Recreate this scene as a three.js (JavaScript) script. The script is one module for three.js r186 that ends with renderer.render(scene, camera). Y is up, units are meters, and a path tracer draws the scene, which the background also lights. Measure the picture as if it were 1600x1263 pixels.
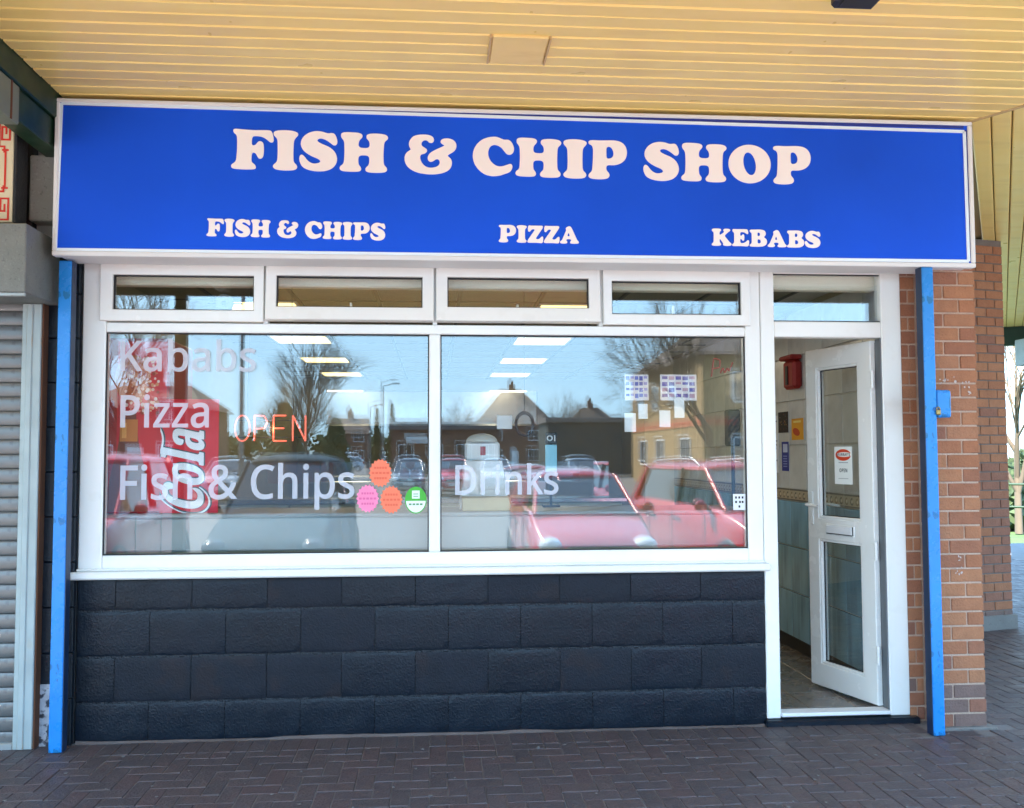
import * as THREE from 'three';
import { mergeGeometries, mergeVertices } from 'three/addons/utils/BufferGeometryUtils.js';
import { RoundedBoxGeometry } from 'three/addons/geometries/RoundedBoxGeometry.js';
import { TextGeometry } from 'three/addons/geometries/TextGeometry.js';
import { FontLoader } from 'three/addons/loaders/FontLoader.js';
import { RectAreaLightUniformsLib } from 'three/addons/lights/RectAreaLightUniformsLib.js';

// ---------------------------------------------------------------- camera, sky, sun, exposure
const scene = new THREE.Scene();
const camera = new THREE.PerspectiveCamera(46.15, 1024 / 808, 0.05, 900);
camera.rotation.order = 'YXZ';
camera.position.set(-0.2157, 1.431, 4.9717);
camera.rotation.set(0.053, -0.0809, -0.0032);
scene.add(camera);

const SUN = new THREE.Vector3(-0.64, 1.0, 0.77).normalize();
{
  const w = 512, h = 256, d = new Float32Array(w * h * 4);
  const mix = (a, b, t) => a + (b - a) * t;
  for (let j = 0; j < h; j++) for (let i = 0; i < w; i++) {
    const el = ((j + 0.5) / h - 0.5) * Math.PI, az = ((i + 0.5) / w - 0.5) * 2 * Math.PI;
    const dir = new THREE.Vector3(Math.cos(el) * Math.cos(az), Math.sin(el), Math.cos(el) * Math.sin(az));
    const up = Math.max(0, Math.sin(el)), t = Math.pow(up, 0.55), g = Math.pow(Math.max(0, dir.dot(SUN)), 6) * 0.25;
    let c = [mix(0.50, 0.20, t) + g, mix(0.80, 0.48, t) + g, mix(0.98, 0.95, t) + g * 0.9];
    if (el < 0) { const k = Math.min(1, -el * 12); c = [mix(c[0], 0.25, k), mix(c[1], 0.24, k), mix(c[2], 0.22, k)]; }
    const o = (j * w + i) * 4; d[o] = c[0]; d[o + 1] = c[1]; d[o + 2] = c[2]; d[o + 3] = 1;
  }
  const sky = new THREE.DataTexture(d, w, h, THREE.RGBAFormat, THREE.FloatType);
  sky.mapping = THREE.EquirectangularReflectionMapping; sky.magFilter = THREE.LinearFilter; sky.minFilter = THREE.LinearFilter;
  sky.wrapS = THREE.RepeatWrapping; sky.needsUpdate = true;
  scene.background = sky; scene.environment = sky;
}
const sun = new THREE.DirectionalLight(new THREE.Color(1.0, 0.93, 0.82), 5);
sun.position.copy(SUN).multiplyScalar(60); sun.target.position.set(0, 0, 0);
sun.castShadow = true; sun.shadow.mapSize.set(4096, 4096);
Object.assign(sun.shadow.camera, { left: -60, right: 60, top: 60, bottom: -60, near: 1, far: 250 });
scene.add(sun, sun.target);
RectAreaLightUniformsLib.init();
const renderer = new THREE.WebGLRenderer({ antialias: true });
renderer.setSize(1024, 808); renderer.shadowMap.enabled = true;
renderer.toneMapping = THREE.LinearToneMapping;
renderer.toneMappingExposure = 6.4;

// ---------------------------------------------------------------- helpers
const V3 = THREE.Vector3, SQ = 0.8;
let seed = 12345;
const rnd = () => { seed = (seed + 0x6d2b79f5) | 0; let t = Math.imul(seed ^ (seed >>> 15), 1 | seed); t = (t + Math.imul(t ^ (t >>> 7), 61 | t)) ^ t; return ((t ^ (t >>> 14)) >>> 0) / 4294967296; };
const rr = (a, b) => a + (b - a) * rnd();
const used = new Map();
function numbered(name) { const n = used.get(name) || 0; used.set(name, n + 1); return n ? name + '_' + String(n).padStart(3, '0') : name; }
function tag(o, label, category, group, kind) { if (label) o.userData.label = label; if (category) o.userData.category = category; if (group) o.userData.group = group; if (kind) o.userData.kind = kind; return o; }
function thing(name, label, category, pos = [0, 0, 0], turn = 0, group) {
  const o = new THREE.Group(); o.name = numbered(name); o.position.set(...pos); o.rotation.y = turn; scene.add(o);
  return tag(o, label, category, group);
}
function part(name, geo, mat, parent, label) {
  const m = new THREE.Mesh(Array.isArray(geo) ? merge(geo) : geo, mat); m.name = name; m.castShadow = m.receiveShadow = true; parent.add(m);
  if (label) m.userData.label = label; return m;
}
function solo(name, geo, mat, label, category, group) { const m = part(numbered(name), geo, mat, scene); return tag(m, label, category, group); }
function struct(name, geo, mat) { const m = part(numbered(name), geo, mat, scene); m.userData.kind = 'structure'; return m; }
function merge(list) {
  return mergeGeometries(list.map((g) => { const q = g.index ? g.toNonIndexed() : g; for (const k of Object.keys(q.attributes)) if (!['position', 'normal', 'uv'].includes(k)) q.deleteAttribute(k); if (!q.attributes.uv) q.setAttribute('uv', new THREE.BufferAttribute(new Float32Array(q.attributes.position.count * 2), 2)); q.morphAttributes = {}; q.clearGroups(); return q; }));
}
// planar uv in metres from the dominant normal
function muv(g, s = 1, ox = 0, oy = 0) {
  const q = g.index ? g.toNonIndexed() : g; if (!q.attributes.normal) q.computeVertexNormals();
  const p = q.attributes.position, n = q.attributes.normal, uv = new Float32Array(p.count * 2);
  for (let i = 0; i < p.count; i++) {
    const a = Math.abs(n.getX(i)), b = Math.abs(n.getY(i)), c = Math.abs(n.getZ(i));
    let u, v; if (b >= a && b >= c) { u = p.getX(i); v = p.getZ(i); } else if (a >= c) { u = p.getZ(i); v = p.getY(i); } else { u = p.getX(i); v = p.getY(i); }
    uv[i * 2] = u * s + ox; uv[i * 2 + 1] = v * s + oy;
  }
  q.setAttribute('uv', new THREE.BufferAttribute(uv, 2)); return q;
}
function polys(list) { // list of convex polygons (arrays of [x,y,z]) counter-clockwise from outside
  const pos = [];
  for (const f of list) for (let i = 1; i + 1 < f.length; i++) pos.push(...f[0], ...f[i], ...f[i + 1]);
  const g = new THREE.BufferGeometry(); g.setAttribute('position', new THREE.Float32BufferAttribute(pos, 3)); g.computeVertexNormals(); return g;
}
// box by ranges, with chamfered edges; uv in metres
function cbox(x0, x1, y0, y1, z0, z1, c = 0.004, uo = 0, vo = 0) {
  const X = [x0, x1], Y = [y0, y1], Z = [z0, z1];
  const s = (i) => (i ? -1 : 1);
  const px = (i, j, k) => [X[i], Y[j] + s(j) * c, Z[k] + s(k) * c], py = (i, j, k) => [X[i] + s(i) * c, Y[j], Z[k] + s(k) * c], pz = (i, j, k) => [X[i] + s(i) * c, Y[j] + s(j) * c, Z[k]];
  const F = [], cen = new V3((x0 + x1) / 2, (y0 + y1) / 2, (z0 + z1) / 2);
  for (const i of [0, 1]) { F.push([px(i, 0, 0), px(i, 1, 0), px(i, 1, 1), px(i, 0, 1)], [py(0, i, 0), py(1, i, 0), py(1, i, 1), py(0, i, 1)], [pz(0, 0, i), pz(1, 0, i), pz(1, 1, i), pz(0, 1, i)]); }
  if (c > 0) for (const i of [0, 1]) for (const j of [0, 1]) {
    F.push([px(i, j, 0), px(i, j, 1), py(i, j, 1), py(i, j, 0)], [px(i, 0, j), px(i, 1, j), pz(i, 1, j), pz(i, 0, j)], [py(0, i, j), py(1, i, j), pz(1, i, j), pz(0, i, j)]);
    for (const k of [0, 1]) F.push([px(i, j, k), py(i, j, k), pz(i, j, k)]);
  }
  for (const f of F) { const a = new V3(...f[0]), b = new V3(...f[1]), d = new V3(...f[2]); const n = b.clone().sub(a).cross(d.clone().sub(a)); if (n.dot(a.clone().add(b).add(d).divideScalar(3).sub(cen)) < 0) f.reverse(); }
  return muv(polys(F), 1, uo, vo);
}
const box = (x0, x1, y0, y1, z0, z1) => cbox(x0, x1, y0, y1, z0, z1, 0);
function tube(pts, r, seg = 8, rad = 6) { return new THREE.TubeGeometry(new THREE.CatmullRomCurve3(pts.map((p) => new V3(...p)), false, 'catmullrom', 0.1), seg, r, rad, false); }
function rod(a, b, r0, r1 = r0, n = 8) {
  const A = new V3(...a), B = new V3(...b), g = new THREE.CylinderGeometry(r1, r0, A.distanceTo(B), n);
  g.applyQuaternion(new THREE.Quaternion().setFromUnitVectors(new V3(0, 1, 0), B.clone().sub(A).normalize())); g.translate((A.x + B.x) / 2, (A.y + B.y) / 2, (A.z + B.z) / 2); return g;
}
function ringShape(x0, x1, y0, y1, holes) {
  const s = new THREE.Shape([[x0, y0], [x1, y0], [x1, y1], [x0, y1]].map((p) => new THREE.Vector2(...p)));
  for (const [a, b, c, d] of holes) s.holes.push(new THREE.Path([[a, c], [a, d], [b, d], [b, c]].map((p) => new THREE.Vector2(...p))));
  return s;
}
function extr(shape, z0, z1, bev = 0.006, curve = 8) {
  const g = new THREE.ExtrudeGeometry(shape, { depth: z1 - z0 - 2 * bev, bevelEnabled: bev > 0, bevelThickness: bev, bevelSize: bev, bevelOffset: -bev, bevelSegments: 2, curveSegments: curve });
  g.translate(0, 0, z0 + bev); return g;
}
// ---- noise
const hash = (x, y, s) => { let h = Math.imul(x | 0, 374761393) + Math.imul(y | 0, 668265263) + Math.imul(s | 0, 974634161); h = Math.imul(h ^ (h >>> 13), 1274126177); return ((h ^ (h >>> 16)) >>> 0) / 4294967296; };
function vnoise(x, y, per, s) { // tileable with period per
  const xi = Math.floor(x), yi = Math.floor(y), fx = x - xi, fy = y - yi, u = fx * fx * (3 - 2 * fx), v = fy * fy * (3 - 2 * fy), m = (a) => ((a % per) + per) % per;
  const a = hash(m(xi), m(yi), s), b = hash(m(xi + 1), m(yi), s), c = hash(m(xi), m(yi + 1), s), d = hash(m(xi + 1), m(yi + 1), s);
  return a + (b - a) * u + (c - a) * v + (a - b - c + d) * u * v;
}
function fbm(u, v, f, oct, s) { let t = 0, a = 0.5, n = 0; for (let o = 0; o < oct; o++) { t += a * vnoise(u * f, v * f, f, s + o); n += a; a *= 0.5; f *= 2; } return t / n; }
function tex(size, fn, srgb = false, rx = 1, ry = 1) { // fn(u,v) -> [r,g,b] or grey, 0..1
  const d = new Uint8Array(size * size * 4);
  for (let j = 0; j < size; j++) for (let i = 0; i < size; i++) { const c = fn((i + 0.5) / size, (j + 0.5) / size), o = (j * size + i) * 4; for (let k = 0; k < 3; k++) d[o + k] = Math.max(0, Math.min(255, 255 * (Array.isArray(c) ? c[k] : c))); d[o + 3] = 255; }
  const t = new THREE.DataTexture(d, size, size); t.wrapS = t.wrapT = THREE.RepeatWrapping; t.magFilter = THREE.LinearFilter; t.minFilter = THREE.LinearMipmapLinearFilter; t.generateMipmaps = true; t.repeat.set(rx, ry); if (srgb) t.colorSpace = THREE.SRGBColorSpace; t.needsUpdate = true; return t;
}
function rep(t, rx, ry = rx) { const c = t.clone(); c.repeat.set(rx, ry); c.needsUpdate = true; return c; }
const sstep = (a, b, x) => { const t = Math.max(0, Math.min(1, (x - a) / (b - a))); return t * t * (3 - 2 * t); };
const lin = (r, g, b) => new THREE.Color().setRGB(r, g, b);
const std = (color, roughness = 0.6, more = {}) => new THREE.MeshStandardMaterial({ color, roughness, ...more });
const phys = (color, roughness, more = {}) => new THREE.MeshPhysicalMaterial({ color, roughness, ...more });

const tFine = tex(256, (u, v) => fbm(u, v, 32, 3, 3));
const tMid = tex(256, (u, v) => fbm(u, v, 8, 5, 11));
const tCoarse = tex(256, (u, v) => fbm(u, v, 4, 6, 21));
const tMottle = tex(256, (u, v) => { const k = 0.72 + 0.28 * fbm(u, v, 6, 5, 31); return [k, k, k]; });
const tSpeck = tex(256, (u, v) => { const k = 0.70 + 0.22 * fbm(u, v, 8, 5, 41) + (vnoise(u * 90, v * 90, 90, 43) > 0.86 ? 0.14 : 0) - (vnoise(u * 70, v * 70, 70, 47) > 0.88 ? 0.18 : 0); return [k, k, k]; });
const tRough = tex(256, (u, v) => { const k = 0.45 + 0.5 * fbm(u, v, 8, 4, 51); return [k, k, k]; });

// ---------------------------------------------------------------- materials
const tDirt = tex(512, (u, v) => { const k = 0.90 + 0.10 * fbm(u, v, 3, 5, 61), d = sstep(0.62, 0.8, fbm(u, v, 12, 4, 63)) * 0.03; return [k - d, k - d * 1.2, k - d * 1.6]; });
const M = {};
M.upvc = phys(lin(0.87, 0.855, 0.81), 0.32, { map: rep(tDirt, 0.9), roughnessMap: rep(tRough, 1.3), bumpMap: rep(tCoarse, 2), bumpScale: 0.0004 });
M.upvcDoor = phys(lin(0.85, 0.84, 0.80), 0.35, { map: rep(tDirt, 1.3, 0.8), roughnessMap: rep(tRough, 1.7) });
M.sealGrey = std(lin(0.14, 0.15, 0.16), 0.6);
M.gasket = std(lin(0.02, 0.02, 0.022), 0.7);
M.glass = phys(lin(0.96, 0.98, 0.975), 0.0, { transmission: 1, thickness: 0, ior: 1.92 });
M.glassIn = phys(lin(0.96, 0.98, 0.975), 0.0, { transmission: 1, thickness: 0, ior: 1.75 });
M.alu = std(lin(0.74, 0.735, 0.73), 0.6, { bumpMap: rep(tMid, 1), bumpScale: 0.0003 });
M.signBlue = phys(lin(0.008, 0.100, 0.80), 0.6, { map: rep(tMottle, 0.25), specularIntensity: 0.35 });
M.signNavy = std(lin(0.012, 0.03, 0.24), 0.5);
M.letter = std(lin(0.96, 0.89, 0.87), 0.5, { roughnessMap: rep(tRough, 1) });
M.stripe = std(lin(0.74, 0.86, 0.95), 0.5);
M.blackPaint = phys(lin(0.005, 0.010, 0.018), 0.58, { specularIntensity: 0.55, map: rep(tMottle, 1.7), bumpMap: rep(tFine, 4.1), bumpScale: 0.0016, roughnessMap: rep(tRough, 2.2) });
M.blackPaint2 = phys(lin(0.0058, 0.010, 0.017), 0.6, { specularIntensity: 0.55, map: rep(tMottle, 1.3), bumpMap: rep(tFine, 3.7), bumpScale: 0.0016, roughnessMap: rep(tRough, 1.6) });
M.blackWorn = phys(lin(0.021, 0.028, 0.037), 0.6, { specularIntensity: 0.55, map: rep(tex(512, (u, v) => { const k = sstep(0.60, 0.72, fbm(u, v, 5, 5, 71)) * 0.55, n = 0.8 + 0.4 * fbm(u, v, 14, 3, 75); return [(0.30 + 0.5 * k) * n, (0.32 + 0.1 * k) * n, (0.42 - 0.06 * k) * n]; }), 1.1), bumpMap: rep(tFine, 4.3), bumpScale: 0.0016 });
M.blackFlat = std(lin(0.02, 0.021, 0.023), 0.75, { bumpMap: rep(tFine, 4), bumpScale: 0.003 });
M.joint = std(lin(0.010, 0.013, 0.018), 0.6, { bumpMap: rep(tFine, 3), bumpScale: 0.006 });
M.bluePost = phys(lin(0.012, 0.24, 0.70), 0.42, { map: rep(tex(512, (u, v) => { const c = sstep(0.70, 0.74, fbm(u, v, 16, 4, 151)), n = 0.82 + 0.18 * fbm(u, v, 6, 4, 155), sc = sstep(0.72, 0.75, fbm(u, v, 24, 3, 157)); return [n * (1 - 0.3 * c) + 0.12 * sc, n * (1 - 0.35 * c), n * (1 - 0.45 * c)]; }), 1.7, 0.9), roughnessMap: rep(tRough, 3), bumpMap: rep(tMid, 4), bumpScale: 0.0008 });
M.blueDark = phys(lin(0.018, 0.16, 0.50), 0.4, { map: rep(tMottle, 4) });
M.navySide = phys(lin(0.006, 0.025, 0.075), 0.45, { map: rep(tMottle, 3) });
M.brass = std(lin(0.35, 0.24, 0.09), 0.4, { metalness: 0.9 });
M.mortar = std(lin(0.58, 0.41, 0.31), 0.95, { map: rep(tSpeck, 3), bumpMap: rep(tFine, 5), bumpScale: 0.003 });
M.mortarDark = std(lin(0.20, 0.16, 0.14), 0.95, { map: rep(tSpeck, 3) });
const brickCols = [[0.42, 0.175, 0.085], [0.39, 0.155, 0.075], [0.44, 0.19, 0.092], [0.35, 0.14, 0.075], [0.42, 0.185, 0.095], [0.31, 0.13, 0.08]];
M.bricks = brickCols.map((c, i) => std(lin(...c), 0.88, { map: rep(tSpeck, 2.4 + i * 0.3), bumpMap: rep(tFine, 4), bumpScale: 0.003 }));
M.sooty = std(lin(0.22, 0.135, 0.11), 0.9, { map: rep(tSpeck, 2.6), bumpMap: rep(tFine, 4), bumpScale: 0.003 });
const paverCols = [[0.103, 0.086, 0.092], [0.110, 0.087, 0.089], [0.098, 0.084, 0.091], [0.112, 0.092, 0.095], [0.095, 0.081, 0.086], [0.111, 0.083, 0.086]];
M.pavers = paverCols.map((c, i) => std(lin(c[0] * 0.97, c[1] * 0.89, c[2] * 0.87), 0.82, { map: rep(tSpeck, 2.1 + i * 0.27), bumpMap: rep(tFine, 3.5), bumpScale: 0.003, roughnessMap: rep(tRough, 1.1) }));
M.sand = std(lin(0.20, 0.18, 0.175), 0.98, { map: rep(tSpeck, 2) });
M.bounce_forecourt = std(lin(0.46, 0.43, 0.38), 0.95, { map: rep(tSpeck, 0.5), bumpMap: rep(tFine, 1.5), bumpScale: 0.004 });
M.asphalt = std(lin(0.15, 0.145, 0.135), 0.95, { map: rep(tSpeck, 0.5), bumpMap: rep(tFine, 1.5), bumpScale: 0.004 });
M.kerb = std(lin(0.35, 0.34, 0.32), 0.9, { map: rep(tSpeck, 1.5) });
M.grass = std(lin(0.07, 0.13, 0.03), 0.95, { map: rep(tMottle, 0.7), bumpMap: rep(tFine, 1), bumpScale: 0.03 });
const tStain = tex(512, (u, v) => { const n = fbm(u, v, 4, 6, 81), s = sstep(0.5, 0.72, fbm(u, v * 3 % 1, 4, 5, 83)); const k = 0.91 + 0.14 * n - 0.06 * s; return [k, k - 0.02 * s - 0.01, k - 0.05 * s - 0.03]; });
M.soffit = [[0.98, 0.72, 0.235], [0.98, 0.73, 0.245], [0.97, 0.705, 0.225], [0.97, 0.70, 0.23]].map((c, i) => std(lin(...c), 0.5, { map: rep(tStain, 0.33 + 0.04 * i, 0.9), roughnessMap: rep(tRough, 0.8), bumpMap: rep(tMid, 1.2), bumpScale: 0.0012 }));
M.soffitDirty = std(lin(0.62, 0.42, 0.19), 0.6, { map: rep(tStain, 0.5) });
M.hatch = std(lin(0.95, 0.69, 0.27), 0.55, { map: rep(tStain, 1.1) });
M.soffitBack = std(lin(0.40, 0.27, 0.11), 0.9);
M.darkGreen = phys(lin(0.006, 0.036, 0.014), 0.65, { map: rep(tMottle, 1), roughnessMap: rep(tRough, 1.2) });
M.greyGreen = std(lin(0.17, 0.20, 0.15), 0.6, { map: rep(tMottle, 1.4) });
M.galv = std(lin(0.42, 0.44, 0.43), 0.5, { metalness: 0.35, map: rep(tSpeck, 1.6), roughnessMap: rep(tRough, 1.2) });
M.shutter = std(lin(0.175, 0.175, 0.17), 0.5, { metalness: 0.3, map: rep(tSpeck, 1.2), roughnessMap: rep(tRough, 1.4) });
M.shutterBox = std(lin(0.22, 0.23, 0.21), 0.6, { metalness: 0.2, map: rep(tSpeck, 2), bumpMap: rep(tFine, 3), bumpScale: 0.001 });
M.rail = std(0xffffff, 0.6, { metalness: 0.15, map: rep(tex(512, (u, v) => { const r = sstep(0.60, 0.78, fbm(u, v, 6, 5, 91)), n = 0.85 + 0.3 * fbm(u, v, 20, 3, 93); return [(0.36 + 0.02 * r) * n, (0.41 - 0.10 * r) * n, (0.40 - 0.18 * r) * n]; }), 0.8, 0.5) });
M.rust = std(lin(0.13, 0.05, 0.022), 0.9, { map: rep(tMottle, 3) });
M.concrete = std(lin(0.42, 0.42, 0.38), 0.9, { map: rep(tSpeck, 1.5), bumpMap: rep(tFine, 2), bumpScale: 0.002 });
M.footMortar = std(lin(0.15, 0.115, 0.105), 0.95, { map: rep(tSpeck, 3) });
M.chalk = std(lin(0.52, 0.46, 0.43), 0.95);
M.footCement = std(lin(0.20, 0.185, 0.17), 0.9, { map: rep(tSpeck, 1.5) });
M.whitewash = std(0xffffff, 0.9, { map: rep(tex(256, (u, v) => { const k = sstep(0.44, 0.56, fbm(u, v, 10, 6, 95)) * (0.6 + 0.4 * fbm(u, v, 20, 3, 97)); return [0.05 + 0.5 * k, 0.05 + 0.5 * k, 0.06 + 0.52 * k]; }), 2.5, 2.5), bumpMap: rep(tFine, 3), bumpScale: 0.003 });
M.cream = std(lin(0.70, 0.62, 0.42), 0.6, { map: rep(tDirt, 0.7) });
M.crossbar = std(lin(0.86, 0.80, 0.66), 0.6);
M.redPaint = std(lin(0.62, 0.02, 0.012), 0.5);
M.render = std(lin(0.55, 0.53, 0.48), 0.9, { map: rep(tMottle, 0.6) });
M.inWall = std(lin(0.36, 0.30, 0.19), 0.75, { map: rep(tMottle, 0.4) });
M.ceilTile = std(lin(0.25, 0.225, 0.165), 0.9, { map: rep(tMottle, 0.9), bumpMap: rep(tFine, 3), bumpScale: 0.001 });
M.tbar = std(lin(0.045, 0.04, 0.035), 0.6);
M.ceilLamp = std(lin(0.8, 0.75, 0.6), 0.6, { emissive: lin(1.0, 0.74, 0.28), emissiveIntensity: 0.5 });
M.lampFrame = std(lin(0.7, 0.68, 0.6), 0.5);
M.marble = [0, 1, 2].map((i) => std(0xffffff, 0.22, { map: rep(tex(256, (u, v) => { const n = fbm(u, v, 4, 5, 101 + i), st = fbm(u, v * 0.25 % 1, 8, 4, 105 + i), k = 0.7 + 0.45 * n - 0.18 * sstep(0.5, 0.7, st); return [0.26 * k, 0.48 * k, 0.64 * k]; }), 1.8 + i * 0.3, 0.9) }));
M.whiteTile = [0, 1].map((i) => phys(lin(0.76 - i * 0.02, 0.75 - i * 0.02, 0.70), 0.16, { map: rep(tMottle, 1.2 + i) }));
M.grout = std(lin(0.62, 0.58, 0.50), 0.9);
M.floorTile = [0, 1].map((i) => std(lin(0.20 - 0.03 * i, 0.175 - 0.028 * i, 0.155 - 0.025 * i), 0.35, { map: rep(tSpeck, 1.7 + i * 0.3), roughnessMap: rep(tRough, 1.5) }));
M.steel = std(lin(0.55, 0.56, 0.57), 0.3, { metalness: 0.9, roughnessMap: rep(tRough, 2) });
M.ledge = std(lin(0.34, 0.36, 0.36), 0.45, { map: rep(tDirt, 0.8) });
M.blackPlastic = std(lin(0.015, 0.015, 0.017), 0.45);
M.whitePlastic = std(lin(0.74, 0.75, 0.76), 0.4);
M.cardboard = std(lin(0.45, 0.36, 0.20), 0.85, { map: rep(tMottle, 2) });
M.vinyl = phys(lin(0.80, 0.82, 0.90), 0.6, { transparent: true, opacity: 0.37 });
const asphaltY = -0.21;

// canvas prints on flat things
function print(w, h, draw) {
  const c = document.createElement('canvas'); c.width = w; c.height = h; const x = c.getContext('2d'); draw(x, w, h);
  const t = new THREE.CanvasTexture(c); t.colorSpace = THREE.SRGBColorSpace; t.magFilter = THREE.LinearFilter; return t;
}
function card(name, w, h, d, map, mat, parent, pos, turn = 0, rough = 0.6) { // thin board, print on its +z face
  const g = new THREE.BoxGeometry(w, h, d), m = std(0xffffff, rough, { map });
  const mesh = new THREE.Mesh(g, [mat, mat, mat, mat, m, mat]); mesh.name = name; mesh.castShadow = mesh.receiveShadow = true; mesh.position.set(...pos); mesh.rotation.y = turn; parent.add(mesh); return mesh;
}

// ================================================================ THE SETTING
// pavement: bedding sheet, then pavers laid in 90 degree herringbone with a soldier course along the shop
const pavement = struct('pavement', [box(-9, 2.66, -0.3, -0.0045, -0.06, 3.75), box(2.66, 16, -0.3, -0.0045, -9.5, 3.75)], M.sand);
{
  const list = [], DX = 0.08, DZ = 0.10, g = 0.0035;
  const inFree = (x0, x1, z0, z1) => (z0 >= 0.015 && x1 <= 2.30) || (z0 >= 0.18) || (x0 >= 2.67 && z0 > -7.4);
  for (let i = -40; i < 105; i++) for (let j = -72; j < 36; j++) {
    const m = (((i - j) % 4) + 4) % 4; let x0, x1, z0, z1;
    if (m === 0) { x0 = i * DX; x1 = x0 + 2 * DX; z0 = j * DZ; z1 = z0 + DZ; } else if (m === 2) { x0 = i * DX; x1 = x0 + DX; z0 = (j - 1) * DZ; z1 = z0 + 2 * DZ; } else continue;
    if (x1 < -3.2 || x0 > 8.2 || z1 > 3.7) continue;
    if (x1 < 2.3 && z0 < 0.215) { z0 = Math.max(z0, 0.215); if (z1 - z0 < 0.04) continue; }
    if (!inFree(x0, x1, z0, z1)) continue;
    list.push([x0, x1, z0, z1]);
  }
  for (let i = -40; i < 29; i++) list.push([i * DX, i * DX + DX, 0.03, 0.215]);
  const frust = (w, d, jit) => { const c = 0.003, h = 0.008, a = w / 2 - g / 2, b = d / 2 - g / 2, t = (sx, sz) => [sx * (a - c), jit * sx * 0.0006, sz * (b - c)], l = (sx, sz) => [sx * a, -h * 0.4, sz * b], q = (sx, sz) => [sx * a, -h, sz * b];
    const P = [[-1, 1], [1, 1], [1, -1], [-1, -1]], F = [P.map((p) => t(...p))];
    for (let k = 0; k < 4; k++) { const A = P[k], B = P[(k + 1) % 4]; F.push([l(...A), l(...B), t(...B), t(...A)], [q(...A), q(...B), l(...B), l(...A)]); }
    return polys(F); };
  const camP = camera.position, score = (r) => { const cx = (r[0] + r[1]) / 2, cz = (r[2] + r[3]) / 2, dx = cx - camP.x, dz = camP.z - cz; const vis = cx > -2.35 && dz > 3.75 + 0.08 * (cx + 2) * 0 && (cx - camP.x) / dz < 0.68 && cz > -0.1; return (vis ? 0 : 1000) + dx * dx * 0.3 + dz * dz; };
  list.sort((a, b) => score(a) - score(b));
  const shared = new Map();
  const geoFor = (w, d, v) => { const k = w.toFixed(3) + '_' + d.toFixed(3) + '_' + v; if (!shared.has(k)) { const q = frust(w, d, v - 1); muv(q, 1, v * 0.37, v * 0.61); shared.set(k, q); } return shared.get(k); };
  const rest = paverCols.map(() => []);
  list.forEach((r, n) => {
    const c = Math.floor(rnd() * 6), v = Math.floor(rnd() * 3), cx = (r[0] + r[1]) / 2, cz = (r[2] + r[3]) / 2, y = rr(-0.0022, 0.0012);
    const geo = geoFor(r[1] - r[0], r[3] - r[2], v);
    if (n < 300) { const m = part('paver', geo, M.pavers[c], pavement); m.position.set(cx, y, cz); m.rotation.y = rr(-0.008, 0.008); }
    else { const q = geo.clone(); q.translate(cx, y, cz); const uv = q.attributes.uv; for (let k = 0; k < uv.count; k++) uv.setXY(k, uv.getX(k) + cx * 0.9, uv.getY(k) + cz * 0.9); rest[c].push(q); }
  });
  rest.forEach((l, c) => { const m = part('paver_field', merge(l), M.pavers[c], pavement); m.userData.kind = 'stuff'; });
}
struct('kerb', [...Array(26)].map((_, i) => cbox(-9 + i * 0.9 + 0.004, -9 + (i + 1) * 0.9 - 0.004, -0.4, 0, 3.756, 3.89, 0.012)), M.kerb);
struct('car_park', muv(new THREE.PlaneGeometry(420, 420).rotateX(-Math.PI / 2).translate(40, asphaltY, 213.8)), M.asphalt);
struct('bounce_forecourt', muv(new THREE.PlaneGeometry(60, 5.2).rotateX(-Math.PI / 2).translate(0, asphaltY + 0.004, 6.49)), M.bounce_forecourt);  // pale concrete strip, added out of view to bounce sunlight onto the soffit
struct('bay_lines', [-4.6, -2.9, -1.2, 0.42, 2.06, 3.7, 5.3, 7].map((x) => box(x - 0.035, x + 0.035, asphaltY - 0.02, asphaltY + 0.008, 4.3, 8.3)), std(lin(0.6, 0.6, 0.57), 0.8, { map: rep(tMottle, 1) }));
struct('ground', [muv(new THREE.PlaneGeometry(300, 150).rotateX(-Math.PI / 2).translate(0, asphaltY - 0.02, -84.5)), muv(new THREE.PlaneGeometry(190, 300).rotateX(-Math.PI / 2).translate(-100, asphaltY - 0.03, -84.5))], M.grass);

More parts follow.
